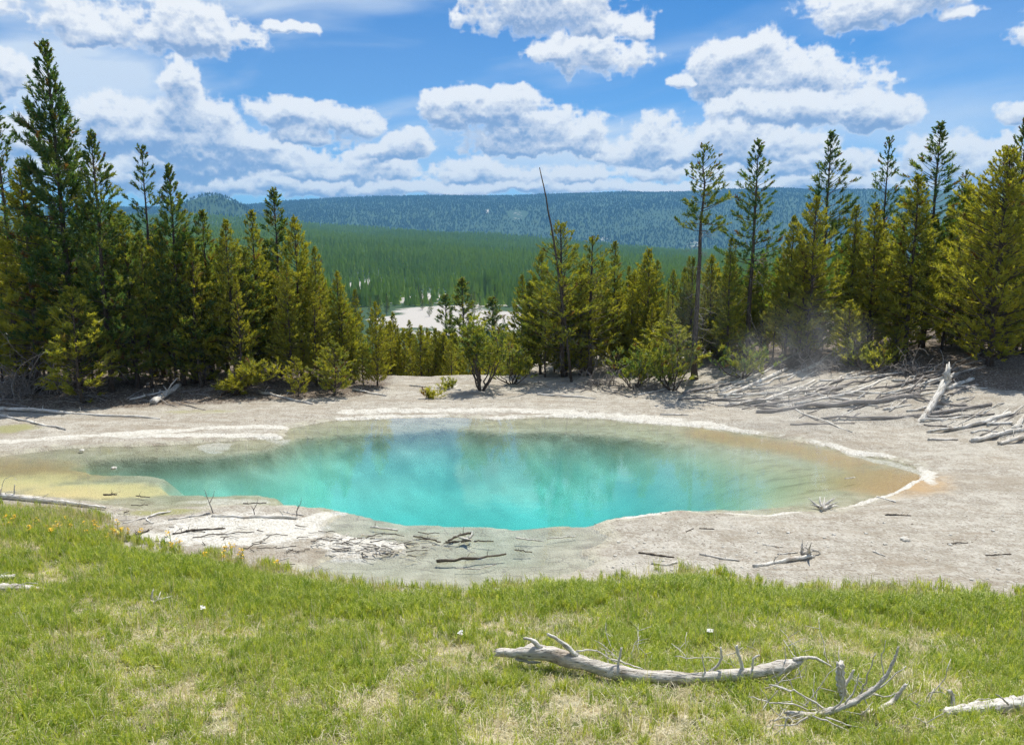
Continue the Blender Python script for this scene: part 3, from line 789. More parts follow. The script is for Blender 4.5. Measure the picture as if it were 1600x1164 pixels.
def conifer(seed, H=12.0, cb=0.12, R=1.7, nb=130, droop=0.0, tip=0.35, tuft=0.21, wid=0.038, per=11, dens=7.0, trunk_r=0.14,
            wobble=0.06, shape=0.85, gaps=0.12, dead=10, curve=None, spread=0.55, clump=0.0):
    rng = np.random.default_rng(seed)
    tm = MB(); cm = MB()
    nz = 14
    zt = np.linspace(0, 1, nz)
    off = np.cumsum(rng.normal(size=(nz, 2)) * wobble / nz ** 0.5 * 1.2, 0); off -= off[0]
    P = np.stack([off[:, 0], off[:, 1], zt * H], 1)
    if curve is not None:
        P[:, 0] += np.interp(zt, curve[0], curve[1])
    Rr = trunk_r * ((1 - zt) ** 0.8 * 0.93 + 0.06); Rr[0] *= 1.35
    tm.tube(P, Rr, 8, 0, rng=rng, rough=0.06)
    def axis_at(z):
        return np.array([np.interp(z, P[:, 2], P[:, 0]), np.interp(z, P[:, 2], P[:, 1]), z])
    lob = rng.uniform(0, 2 * math.pi, 3)
    TP, TD = [], []
    az = rng.uniform(0, 6.28)
    for i in range(nb):
        s = (i + rng.uniform(0, 1)) / nb
        s = s ** 0.9
        az += 2.399 + rng.normal() * 0.35
        if rng.uniform() < gaps and s < 0.93: continue
        z = (cb + (1 - cb) * s) * H * 0.995
        prof = (1 - s) ** shape * min(1.0, 0.45 + s * 5.0) + 0.02
        if clump: prof *= 0.55 + 0.9 * max(0.0, math.sin(s * 17 + lob[1])) * clump + (1 - clump) * 0.45
        L = R * prof * (0.62 + 0.55 * rng.uniform()) * (1 + 0.22 * math.sin(az * 1.0 + lob[0]) + 0.14 * math.sin(z * 1.9 + az * 2 + lob[2]))
        L = max(L, 0.10)
        e0 = droop + (1.05 - droop) * s ** 2.2 + rng.normal() * 0.12
        b0 = axis_at(z)
        h = np.array([math.cos(az), math.sin(az), 0.0])
        f = np.array([0, 0.35, 0.7, 1.0])
        rise = L * (f * math.sin(e0) + tip * f ** 2 * 0.55 * (1 - s))
        pts = b0 + np.outer(f * L * math.cos(e0), h); pts[:, 2] += rise
        br = 0.010 + 0.011 * L
        cm.tube(pts, [br, br * 0.75, br * 0.5, br * 0.2], 3, 1, cap=False)
        n = max(3, int(dens * L * (0.8 + 0.4 * rng.uniform())))
        ff_ = rng.uniform(0.22, 1.0, n) ** 0.8; ff_[:2] = (1.0, 0.93)
        q = np.stack([np.interp(ff_, f, pts[:, j]) for j in range(3)], 1)
        lat = np.array([-h[1], h[0], 0.0])
        sd_ = rng.uniform(-1, 1, n) * (0.34 * L * (1.08 - ff_) + 0.05)
        q += sd_[:, None] * lat; q[:, 2] += rng.uniform(-0.04, 0.10, n) + np.abs(sd_) * 0.12
        d = h * 0.75 + np.array([0, 0, 0.55 + 0.5 * s]) + np.outer(np.sign(sd_) * 0.45, lat)
        TP.append(q); TD.append(d)
    # leader
    zl = np.linspace(0.95, 1.0, 7) * H
    TP.append(np.array([axis_at(z) for z in zl])); TD.append(np.tile([0, 0, 1.4], (7, 1)))
    TP = np.concatenate(TP); TD = np.concatenate(TD)
    TD /= np.linalg.norm(TD, axis=1)[:, None]
    tufts(cm, TP, TD, per, tuft * (1 - 0.55 * np.clip((TP[:, 2] / H - 0.78) / 0.22, 0, 1)), wid, spread, rng, 0)
    for i in range(dead):
        z = rng.uniform(0.04, max(cb, 0.10) + 0.18) * H; a = rng.uniform(0, 6.28)
        L = rng.uniform(0.35, 0.75) * R
        h = np.array([math.cos(a), math.sin(a), 0.0]); f = np.array([0, 0.4, 0.75, 1.0])
        pts = axis_at(z) + np.outer(f * L, h); pts[:, 2] += L * (0.05 * f - 0.45 * f ** 2) + rng.normal(size=4) * 0.03
        cm.tube(pts, [0.014, 0.011, 0.008, 0.004], 3, 2, cap=False)
        for j in range(2):
            f0 = rng.uniform(0.4, 0.9); p0 = np.array([np.interp(f0, f, pts[:, k]) for k in range(3)])
            dd = h * 0.6 + rng.normal(size=3) * 0.5; dd /= np.linalg.norm(dd)
            cm.tube([p0, p0 + dd * 0.2, p0 + dd * 0.42 - np.array([0, 0, 0.05])], [0.008, 0.006, 0.003], 3, 2, cap=False)
    return (tm.mesh('trunk', [M_BARK], True), cm.mesh('crown', [M_NEEDLE, M_BARK, M_GREYTWIG], False, 'tv'), H)

PROTO = {   # seed, height, crown base, radius, branches, droop, tip, tuft, width, needles, tufts per metre, trunk radius
    'tall_a': conifer(11, 13, 0.06, 2.25, 310, -0.12, 0.6, 0.34, 0.054, 21, 7.6, 0.17, shape=0.66, gaps=0.16, dead=12),
    'tall_b': conifer(12, 12, 0.10, 2.0, 220, -0.10, 0.6, 0.33, 0.054, 21, 7.0, 0.15, shape=0.72, gaps=0.18, dead=14),
    'dense_a': conifer(13, 10, 0.05, 2.0, 240, 0.02, 0.50, 0.32, 0.052, 20, 6.2, 0.13, shape=0.66, gaps=0.15, dead=8),
    'dense_b': conifer(14, 9, 0.04, 2.1, 220, 0.06, 0.50, 0.32, 0.052, 20, 6.2, 0.12, shape=0.56, gaps=0.20, dead=8, clump=0.15),
    'dense_c': conifer(15, 10, 0.08, 1.7, 210, 0.02, 0.55, 0.32, 0.052, 20, 6.2, 0.12, shape=0.66, gaps=0.22, dead=14, clump=0.25),
    'dense_d': conifer(26, 11, 0.16, 1.6, 190, 0.05, 0.60, 0.33, 0.050, 20, 4.4, 0.13, shape=0.80, gaps=0.20, dead=20, clump=0.2, wobble=0.1),
    'broad': conifer(16, 11, 0.02, 3.2, 350, 0.12, 0.55, 0.34, 0.050, 20, 4.8, 0.17, shape=0.55, gaps=0.12, dead=4),
    'open_a': conifer(17, 12, 0.30, 1.9, 115, 0.05, 0.6, 0.34, 0.050, 22, 4.6, 0.13, shape=0.60, gaps=0.16, dead=20, clump=0.35),
    'open_b': conifer(18, 12, 0.36, 1.5, 80, 0.15, 0.6, 0.34, 0.050, 24, 4.6, 0.12, shape=0.56, gaps=0.20, dead=22, clump=0.5),
    'plume': conifer(19, 12, 0.38, 1.75, 120, 0.22, 0.55, 0.34, 0.050, 22, 4.6, 0.12, shape=0.74, gaps=0.12, dead=16),
    'bare': conifer(20, 12, 0.64, 1.35, 64, -0.05, 0.4, 0.32, 0.050, 22, 5.5, 0.17, shape=0.40, gaps=0.14, dead=46, wobble=0.12),
    'curved_a': conifer(21, 9, 0.16, 2.2, 175, 0.05, 0.55, 0.32, 0.048, 20, 4.4, 0.17, shape=0.54, gaps=0.20, dead=24, curve=([0, .03, .10, .22, .5, 1], [0.75, 0.30, -0.05, -0.12, -0.28, -0.45])),
    'curved_b': conifer(22, 8.6, 0.18, 1.9, 155, 0.05, 0.55, 0.32, 0.048, 20, 4.4, 0.16, shape=0.52, gaps=0.20, dead=24, curve=([0, .06, .14, .25, .5, 1], [0.10, 0.22, -0.10, -0.05, -0.02, -0.10])),
    'young_a': conifer(23, 4, 0.02, 1.05, 100, 0.2, 0.5, 0.26, 0.040, 20, 6.0, 0.06, shape=0.64, gaps=0.12, dead=2),
    'young_b': conifer(24, 3, 0.02, 1.15, 85, 0.25, 0.5, 0.25, 0.040, 20, 6.5, 0.05, shape=0.48, gaps=0.16, dead=2),
    'slim': conifer(25, 9, 0.06, 1.2, 170, 0.10, 0.5, 0.30, 0.046, 20, 5.2, 0.09, shape=0.60, gaps=0.18, dead=14),
}

def place_tree(kind, px, top, Y, label, group, tint=0.5, base=None, wide=1.0, rot=None, lean=(0, 0), name='pine_tree'):
    """tree at world depth Y whose tip reaches image row `top`; its height follows from that"""
    rng = random
    xb = 0.0
    py = 560
    for _ in range(3):
        p = at_y(px, (py + top) / 2, Y); zb = zat(p[0], Y)
        d = (zb - CAM_Z) / Y
        py = 582 - FPX * ((d * CP + SP) / (CP - d * SP))
    tip_z = at_y(px, top, Y)[2]
    tm, cm, H = PROTO[kind]
    h = max(0.8, tip_z - zb)
    s = h / H
    o = bpy.data.objects.new(name, None); COL.objects.link(o)
    o.empty_display_size = 0.3
    o.location = (p[0], Y, zb - 0.05)
    sx = wide * (s if s < 1.15 else 1.15 + (s - 1.15) * 0.5)
    sx = max(sx, 0.72 * s)
    o.scale = (sx, sx, s)
    o.rotation_euler = (lean[1], lean[0], rot if rot is not None else rng.uniform(0, 6.28))
    a = link('trunk', tm, o); b = link('crown', cm, o)
    b['tint'] = float(tint)
    tag(o, label, 'tree', group)
    return o

GL, GR, GG = 'pines of the stand left of the pool', 'pines of the stand right of the pool', 'young pines in the gap behind the pool'
FRONT = [
    # kind, px, top row, depth, tint, width, label, group
    ('open_a', 8, 158, 27.0, 0.10, 1.0, 'dark ragged pine cut by the left edge of the picture', GL),
    ('dense_c', 45, 265, 26.2, 0.80, 1.2, 'olive sunlit pine between the left picture edge and the tallest dark pine', GL),
    ('tall_a', 100, 68, 26.4, 0.04, 0.86, 'tallest dark green pine with a spire top, at the left', GL),
    ('tall_b', 158, 206, 25.9, 0.20, 0.92, 'dark pine just right of the tallest pine, crown down to the ground', GL),
    ('young_a', 122, 452, 24.4, 0.72, 1.25, 'short bright yellow-green pine in front of the tallest dark pine', GL),
    ('open_b', 230, 230, 28.5, 0.06, 1.0, 'thin see-through pine with separate tufts against the white clouds, left stand', GL),
    ('tall_b', 275, 258, 27.0, 0.16, 0.95, 'dense dark pine right of the thin see-through pine', GL),
    ('dense_a', 205, 330, 26.6, 0.45, 1.0, 'green pine low between the two dark pines of the left stand', GL),
    ('dense_c', 322, 330, 28.0, 0.35, 1.0, 'green pine in front of the small rounded hill', GL),
    ('dense_a', 362, 345, 27.5, 0.68, 0.9, 'yellow-green pine below the right foot of the rounded hill', GL),
    ('dense_c', 398, 330, 28.5, 0.70, 0.9, 'yellow-green pine with a pointed tip left of the narrow dark spire', GL),
    ('slim', 432, 296, 30.5, 0.22, 1.2, 'narrow dark spire rising over the yellow-green pines of the left stand', GL),
    ('dense_b', 466, 342, 28.6, 0.85, 0.85, 'olive pine just right of the narrow dark spire', GL),
    ('dense_c', 497, 386, 28.2, 0.75, 0.9, 'olive pine second before the stepped end of the left stand', GL),
    ('dense_a', 532, 424, 28.4, 0.75, 0.9, 'yellow-green pine where the left stand steps down to the gap', GL),
    ('dense_b', 588, 472, 27.8, 0.85, 0.80, 'rounded olive pine at the right end of the left stand', GL),
    ('dense_c', 556, 452, 30.5, 0.55, 0.9, 'green pine behind the rounded olive pine at the end of the left stand', GL),
    ('young_b', 465, 560, 25.6, 0.80, 1.0, 'small olive pine bush by the white log left of the pool', GL),
    ('young_b', 522, 536, 25.9, 0.62, 1.15, 'small round green pine bush at the foot of the left stand', GL),
    ('slim', 640, 500, 33.5, 0.65, 1.0, 'slender pine first in the gap row behind the pool', GG),
    ('slim', 668, 512, 35.0, 0.72, 1.0, 'slender pine second in the gap row behind the pool', GG),
    ('young_a', 692, 522, 32.5, 0.70, 1.1, 'small pine left of the multi-stemmed shrub, behind the rim', GG),
    ('slim', 615, 488, 36.0, 0.6, 1.0, 'slender pine beside the rounded olive pine, beyond the rim', GG),
    ('dense_a', 815, 430, 33.0, 0.6, 0.75, 'green pine at the right side of the gap, behind the curved trunks', GG),
    ('young_a', 795, 520, 31.0, 0.75, 1.2, 'bright low pine between the shrub and the curved-trunk pines', GG),
    ('slim', 722, 436, 60.0, 0.35, 1.5, 'solitary dark pine standing before the white basin', GG),
    ('slim', 695, 462, 75.0, 0.20, 1.5, 'small dark pine left of the solitary pine before the white basin', GG),
    ('slim', 768, 466, 62.0, 0.25, 1.7, 'dark pine right of the solitary pine before the white basin', GG),
    ('curved_a', 880, 352, 27.6, 0.62, 1.05, 'pine with a hooked curved trunk, left end of the right stand', GR),
    ('curved_b', 922, 372, 27.9, 0.58, 1.0, 'second pine with a kinked trunk beside the hooked one', GR),
    ('dense_b', 845, 395, 28.8, 0.72, 0.85, 'olive pine left of the hooked trunk at the edge of the gap', GR),
    ('dense_c', 958, 378, 29.5, 0.55, 0.9, 'green pine right of the kinked trunk', GR),
    ('dense_b', 1012, 390, 29.0, 0.78, 0.9, 'rounded olive pine midway between the kinked trunk and the bare pole pine', GR),
    ('young_b', 1050, 500, 25.8, 0.62, 1.5, 'low hazy green pine at the foot of the bare-stemmed tall pine', GR),
    ('bare', 1092, 228, 25.8, 0.22, 1.0, 'tall pine with a bare pale stem and a small clumped top', GR),
    ('open_a', 1176, 220, 28.2, 0.10, 1.12, 'dark open-crowned pine right of the bare-stemmed one', GR),
    ('dense_c', 1140, 372, 27.6, 0.55, 0.85, 'green pine between the bare-stemmed pine and the dark open one', GR),
    ('dense_a', 1232, 338, 27.6, 0.66, 0.85, 'yellow-green pine right of the dark open-crowned pine', GR),
    ('plume', 1290, 206, 29.5, 0.12, 1.05, 'dark plumed pine with a neat cone tip under the big cloud', GR),
    ('dense_b', 1268, 310, 26.8, 0.80, 0.95, 'large olive pine in front of the neat cone-tipped plume', GR),
    ('dense_c', 1330, 322, 27.4, 0.62, 1.0, 'green pine right of the large olive pine', GR),
    ('open_b', 1382, 216, 29.5, 0.08, 0.95, 'sparse dark pine whose sky shows between separate branches, right stand', GR),
    ('dense_a', 1365, 318, 26.6, 0.80, 0.95, 'olive pine in front of the sparse dark pine', GR),
    ('plume', 1454, 192, 27.6, 0.10, 1.2, 'dark thick-topped pine, highest between the sparse pine and the right edge', GR),
    ('dense_a', 1425, 275, 25.8, 0.72, 1.05, 'yellow-green pine in front of the dark thick-topped pine', GR),
    ('open_b', 1498, 268, 29.0, 0.15, 0.9, 'small dark pine top behind, right of the thick-topped pine', GR),
    ('tall_b', 1588, 183, 25.8, 0.15, 1.0, 'dark pine tip at the right edge above the broad olive pine', GR),
    ('broad', 1562, 236, 23.9, 0.86, 1.0, 'broad olive pine with boughs to the ground at the right edge', GR),
    ('young_a', 1325, 470, 25.3, 0.85, 1.1, 'leaning yellow-green young pine over the fallen logs', GR),
    ('young_b', 1400, 512, 25.0, 0.8, 1.0, 'small yellow-green pine low over the fallen logs near the stump', GR),
]
for (k, px, top, Y, tint, wd, lab, grp) in FRONT:
    if grp == GR: Y += 1.9
    place_tree(k, px, top, Y, lab, grp, tint, wide=wd)

# trees filling the stands behind the front row; nothing in the photograph tells these apart
def outline(px, pts):
    return np.interp(px, [p[0] for p in pts], [p[1] for p in pts])
LTOP = [(-250, 250), (0, 300), (60, 320), (250, 330), (330, 360), (450, 365), (520, 425), (600, 500), (640, 520)]
RTOP = [(800, 470), (850, 410), (1000, 410), (1060, 400), (1200, 370), (1260, 345), (1400, 330), (1500, 290), (1600, 280), (1850, 240)]
MARKS_L = [(-200, 'the left edge'), (97, 'the tallest dark pine'), (230, 'the thin see-through pine'), (432, 'the narrow dark spire'), (640, 'the gap')]
MARKS_R = [(800, 'the gap'), (922, 'the kinked trunk'), (1092, 'the bare-stemmed pine'), (1176, 'the open-crowned pine'), (1290, 'the cone-tipped plume'), (1382, 'the sparse pine'), (1454, 'the thick-topped pine'), (1800, 'the right edge')]
ORD = ['first', 'second', 'third', 'fourth', 'fifth', 'sixth', 'seventh', 'eighth', 'ninth', 'tenth', 'eleventh', 'twelfth', 'thirteenth', 'fourteenth', 'fifteenth', 'sixteenth', 'seventeenth', 'eighteenth', 'nineteenth', 'twentieth', 'twenty-first', 'twenty-second', 'twenty-third', 'twenty-fourth', 'twenty-fifth', 'twenty-sixth']
rs = random.Random(3)
KINDS_ = ['dense_a', 'dense_b', 'dense_c', 'dense_d', 'dense_d', 'tall_b', 'slim']
def fill_stand(n, p0, p1, top, marks, depth, group, row, down, tints, kinds):
    todo = sorted((rs.uniform(p0, p1) for _ in range(n)))
    seen = {}
    for px in todo:
        i = max(j for j in range(len(marks) - 1) if marks[j][0] <= px)
        seen[i] = seen.get(i, 0) + 1
        tint = rs.uniform(*tints)
        tone = 'dark green' if tint < 0.3 else 'green' if tint < 0.55 else 'yellow-green'
        lab = '%s %s pine, %s from left, %s to %s' % (row, tone, ORD[min(seen[i] - 1, 25)], marks[i][1], marks[i + 1][1])
        place_tree(rs.choice(kinds), px, outline(px, top) + rs.uniform(*down) * rs.uniform(0.2, 1), depth(px), lab, group, tint, wide=rs.uniform(0.72, 1.12))
fill_stand(30, -60, 585, LTOP, MARKS_L, lambda p: rs.uniform(28.2, 42), 'back rows of the left stand', 'back-row', (0, 110), (0.15, 0.85), KINDS_ + ['open_a', 'plume', 'tall_a'])
fill_stand(38, 825, 1660, RTOP, MARKS_R, lambda p: rs.uniform(30.5, 43), 'back rows of the right stand', 'back-row', (0, 110), (0.2, 0.9), KINDS_ + ['open_a', 'plume', 'tall_a'])
fill_stand(31, -50, 570, LTOP, MARKS_L, lambda p: rs.uniform(26.4, 29.0), 'pines filling the left stand', 'front-row', (20, 190), (0.35, 0.95), KINDS_ + ['young_a', 'young_a'])
fill_stand(42, 850, 1650, RTOP, MARKS_R, lambda p: float(np.interp(p, [850, 1300, 1760], [29.8, 28.6, 27.8])) + rs.uniform(0, 3.0), 'pines filling the right stand', 'front-row', (20, 190), (0.4, 0.98), KINDS_ + ['young_a', 'young_a'])
fill_stand(18, -40, 560, [(-300, 470), (700, 520)], MARKS_L, lambda p: rs.uniform(27.5, 33), 'low pines under the left stand', 'low', (0, 90), (0.3, 0.8), ['young_a', 'young_b', 'slim'])
fill_stand(22, 850, 1640, [(800, 500), (1700, 450)], MARKS_R, lambda p: float(np.interp(p, [850, 1300, 1760], [30.0, 29.0, 28.5])) + rs.uniform(0, 5.0), 'low pines under the right stand', 'low', (0, 90), (0.3, 0.85), ['young_a', 'young_b', 'slim'])
fill_stand(22, 835, 1085, [(800, 455), (850, 400), (1000, 400), (1090, 400)], [(800, 'the gap'), (922, 'the kinked trunk'), (1092, 'the bare-stemmed pine')], lambda p: rs.uniform(29.8, 33.5), 'pines thickening the clump beside the gap', 'thickset', (0, 130), (0.5, 0.95), ['dense_a', 'dense_b', 'dense_c', 'dense_b'])
fill_stand(26, 592, 745, [(580, 490), (640, 505), (750, 525)], [(560, 'the left stand'), (752, 'the multi-stemmed shrub')], lambda p: rs.uniform(31.6, 37), 'young pines lined up behind the rim', 'rim-row', (0, 40), (0.5, 0.95), ['slim', 'young_a', 'dense_c'])
fill_stand(12, 1100, 1262, [(1080, 395), (1290, 370)], [(1092, 'the bare-stemmed pine'), (1176, 'the open-crowned pine'), (1290, 'the cone-tipped plume')], lambda p: rs.uniform(30.0, 34.0), 'pines thickening the right stand', 'thickset', (0, 90), (0.45, 0.9), ['dense_a', 'dense_b', 'dense_c'])
for i in range(18):
    Y = rs.uniform(36, 56); px = rs.uniform(585, 850)
    place_tree(rs.choice(['slim', 'young_a', 'dense_c']), px, rs.uniform(520, 560), Y,
               'slender young pine packed with others down the slope behind the rim', 'packed young pines below the rim', rs.uniform(0.45, 0.85), wide=rs.uniform(0.8, 1.1))
for i in range(80):
    a = rs.uniform(az_of(530), az_of(850)); r = rs.uniform(130, 500)
    x, y = r * math.sin(a), r * math.cos(a)
    px = 800 + FPX * x / y * CP
    dist_c = abs(px - 700)
    if r > 270 and dist_c < 110 and rs.random() < 0.5: continue
    tm, cm, H = PROTO[rs.choice(['slim', 'dense_c', 'slim'])]
    o = bpy.data.objects.new('conifer', None); COL.objects.link(o); o.location = (x, y, zat(x, y) - 0.1)
    s = rs.uniform(6, 11) / H; o.scale = (s * 1.1, s * 1.1, s); o.rotation_euler.z = rs.uniform(0, 6)
    link('trunk', tm, o); b = link('crown', cm, o); b['tint'] = rs.uniform(0.0, 0.4)
    tag(o, 'distant dark conifer scattered round the white basin in the valley', 'tree', 'conifers round the far white basin')

# far forest: one mass
def low_conifers(X, Y, Z, Hs, Ws, rng, tiers=3, k=5):
    n = len(X)
    V = []; T = []
    base = 0
    yaw = rng.uniform(0, 6.28, n)
    tv = np.clip(0.45 + 1.9 * (fbm(X, Y, 1 / 150.0, 4, 905) - 0.5) + rng.normal(0, 0.16, n), 0, 0.93)
    Vs, Ts, A = [], [], []
    for j in range(tiers):
        z0 = 0.05 + 0.30 * j; z1 = min(1.0, z0 + 0.48) if j < tiers - 1 else 1.0
        rad = Ws * 0.5 * (1 - 0.30 * j)
        ring = []
        for i in range(k):
            a = yaw + j * 0.7 + i * 2 * math.pi / k
            rj = rad * rng.uniform(0.65, 1.25, n)
            ring.append(np.stack([X + np.cos(a) * rj, Y + np.sin(a) * rj, Z + Hs * (z0 + rng.uniform(-0.03, 0.03, n))], 1))
        apex = np.stack([X, Y, Z + Hs * z1], 1)
        blk = np.stack(ring + [apex], 1)
        idx = np.arange(n)[:, None] * (k + 1)
        tri = np.stack([np.stack([idx[:, 0] + i, idx[:, 0] + (i + 1) % k, idx[:, 0] + k], 1) for i in range(k)], 1).reshape(-1, 3)
        Vs.append(blk.reshape(-1, 3)); Ts.append(tri + base); base += n * (k + 1)
        A.append(np.repeat(tv, k + 1))
    return np.concatenate(Vs), np.concatenate(Ts), np.concatenate(A)

rng = np.random.default_rng(77)
def scatter_far(N, r0, r1, a0, a1, power):
    u = rng.uniform(0, 1, N)
    r = (r0 ** power + u * (r1 ** power - r0 ** power)) ** (1 / power)
    a = rng.uniform(a0, a1, N)
    return r * np.sin(a), r * np.cos(a), r, a
x, y, r, a = scatter_far(30000, 400, 2600, -0.52, 0.48, 1.0)
z = terrain(x, y)
bas = np.zeros_like(x)
for (px, py, hw, hh_, k) in ((690, 492, 105, 19, 1.0), (780, 500, 70, 16, 1.0), (660, 466, 45, 7, 0.9), (572, 455, 40, 5, 0.85), (700, 520, 60, 14, 0.9), (800, 475, 40, 8, 0.6)):
    c0 = flat(px, py, -22); c1 = flat(px + hw, py, -22); c2 = flat(px, py - hh_, -22)
    bas = np.maximum(bas, k * np.exp(-(((x - c0[0]) / abs(c1[0] - c0[0])) ** 2 + ((y - c0[1]) / abs(c2[1] - c0[1])) ** 2)))
keep = (bas < 0.42 + 0.3 * rng.uniform(-1, 1, len(x)))
x, y, z, r = x[keep], y[keep], z[keep], r[keep]
hs_ = rng.uniform(8, 17, len(x)) * (0.45 + 1.1 * fbm(x, y, 1 / 90.0, 3, 5))
V1, T1, A1 = low_conifers(x, y, z, hs_, hs_ * rng.uniform(0.26, 0.40, len(x)), rng)
x, y, r, a = scatter_far(46000, 2900, 6050, -0.55, 0.5, 1.4)
z = terrain(x, y)
fs = np.exp(-((((a - az_of(808)) * 4300 / 50) ** 2) + ((r - 4300) / 130) ** 2))
keep = fs < 0.3
x, y, z = x[keep], y[keep], z[keep]
hs2 = rng.uniform(9, 17, len(x)) * (0.6 + 0.8 * fbm(x, y, 1 / 260.0, 3, 15))
V2, T2, A2 = low_conifers(x, y, z, hs2, hs2 * rng.uniform(0.5, 0.8, len(x)), rng, 2, 4)
bx_, by_, bz_, bh_ = [], [], [], []
for i in range(420):
    left = rng.uniform() < 0.45
    px = rng.uniform(-350, 575) if left else rng.uniform(850, 1950)
    Yb = rng.uniform(38, 66)
    p = at_y(px, 430, Yb); tip = at_y(px, outline(px, LTOP if left else RTOP) + rng.uniform(10, 120), Yb)[2]
    g = zat(p[0], Yb)
    if tip - g > 2: bx_.append(p[0]); by_.append(Yb); bz_.append(g); bh_.append(tip - g)
bx_, by_, bz_, bh_ = map(np.array, (bx_, by_, bz_, bh_))
V3, T3, A3 = low_conifers(bx_, by_, bz_, bh_, bh_ * rng.uniform(0.24, 0.36, len(bx_)), rng, 3, 9)
ff_me = mk_mesh('far_forest', np.concatenate([V1, V2, V3]), np.concatenate([T1, T2 + len(V1), T3 + len(V1) + len(V2)]), None, [M_FARNEEDLE, M_RIDGENEEDLE], np.concatenate([np.zeros(len(T1)), np.ones(len(T2)), np.zeros(len(T3))]), attrs={'tv': np.concatenate([A1, A2, A3])})
tag(link('forest', ff_me), 'conifer forest behind the stands and over the plateau and far ridge', 'forest', kind='stuff')

# dead pole standing among the right hand pines
def frame_obj(name, mb_pts, build, mats, parent=None, smooth=True):
    """build a long thin thing in its own frame: local X runs from its first to its last point"""
    P = np.array(mb_pts, float)
    d = P[-1] - P[0]; L = np.linalg.norm(d); ex = d / L
    up = np.array([0, 0, 1.0]) if abs(ex[2]) < 0.95 else np.array([0, 1.0, 0])
    ey = np.cross(up, ex); ey /= np.linalg.norm(ey); ez = np.cross(ex, ey)
    Rm = np.stack([ex, ey, ez], 1)
    loc = lambda q: (np.asarray(q, float) - P[0]) @ Rm
    mb = MB(); build(mb, loc)
    me = mb.mesh(name, mats, smooth)
    o = link(name, me, parent)
    M = Matrix(((Rm[0, 0], Rm[0, 1], Rm[0, 2], P[0][0]), (Rm[1, 0], Rm[1, 1], Rm[1, 2], P[0][1]), (Rm[2, 0], Rm[2, 1], Rm[2, 2], P[0][2]), (0, 0, 0, 1)))
    o.matrix_world = M
    return o

LR = np.random.default_rng(4242)

def smooth_path(P, n, rng, jit):
    P = np.asarray(P, float)
    t = np.linspace(0, 1, len(P)); q = np.linspace(0, 1, n)
    out = np.stack([np.interp(q, t, P[:, j]) for j in range(3)], 1)
    if len(P) > 2:
        for _ in range(2): out[1:-1] = 0.25 * out[:-2] + 0.5 * out[1:-1] + 0.25 * out[2:]
    L = np.linalg.norm(P[-1] - P[0])
    out[1:-1] += rng.normal(size=(n - 2, 3)) * jit * L
    return out

def log(points, r0, r1, label, group=None, name='fallen_log', mat=None, stubs=3, lifts=None, jit=0.006, cat='log', k=8, sub=0.0, n=9, stub_len=1.0, hug=True):
    """a log laid over the ground through image points; radii in picture pixels at its distance"""
    lifts = lifts or [0.0] * len(points)
    P = []; R = []
    for i, (px, py) in enumerate(points):
        h = hit(px, py)
        dist = np.linalg.norm(h - np.array([0, 0, CAM_Z]))
        rp = r0 + (r1 - r0) * i / (len(points) - 1)
        R.append(max(rp * 0.56, 0.55) * dist / FPX)
        P.append(h + np.array([0, 0, R[-1] * 0.55 + lifts[i] - sub]))
    path = smooth_path(P, n, LR, jit)
    if hug:
        g = height(path[:, 0], path[:, 1]); rr_ = np.interp(np.linspace(0, 1, n), np.linspace(0, 1, len(R)), R)
        path[:, 2] = np.maximum(path[:, 2], g + rr_ * 0.25 - sub)
    rad = np.interp(np.linspace(0, 1, n), np.linspace(0, 1, len(R)), R)
    def build(mb, loc):
        mb.tube(loc(path), rad, k, 0, jag=0.9, rng=LR, rough=0.13)
        for j in range(stubs):
            f = LR.uniform(0.12, 0.92); i = f * (n - 1); i0 = int(i)
            p = path[i0] * (1 - (i - i0)) + path[min(i0 + 1, n - 1)] * (i - i0); rr0 = np.interp(f, np.linspace(0, 1, n), rad)
            ax = path[-1] - path[0]; ax /= np.linalg.norm(ax)
            d = LR.normal(size=3); d[2] = abs(d[2]) + 0.2; d -= ax * np.dot(d, ax) * 0.6; d /= np.linalg.norm(d)
            L = stub_len * LR.uniform(2.0, 7.0) * rr0
            mid = p + d * L * 0.5 + LR.normal(size=3) * L * 0.06
            mb.tube(loc(np.array([p, mid, p + d * L + ax * L * 0.2])), [rr0 * 0.32, rr0 * 0.24, rr0 * 0.12], 5, 0, jag=0.5, rng=LR)
    o = frame_obj(name, [path[0], path[-1]], build, [mat or M_DEAD])
    return tag(o, label, cat, group)

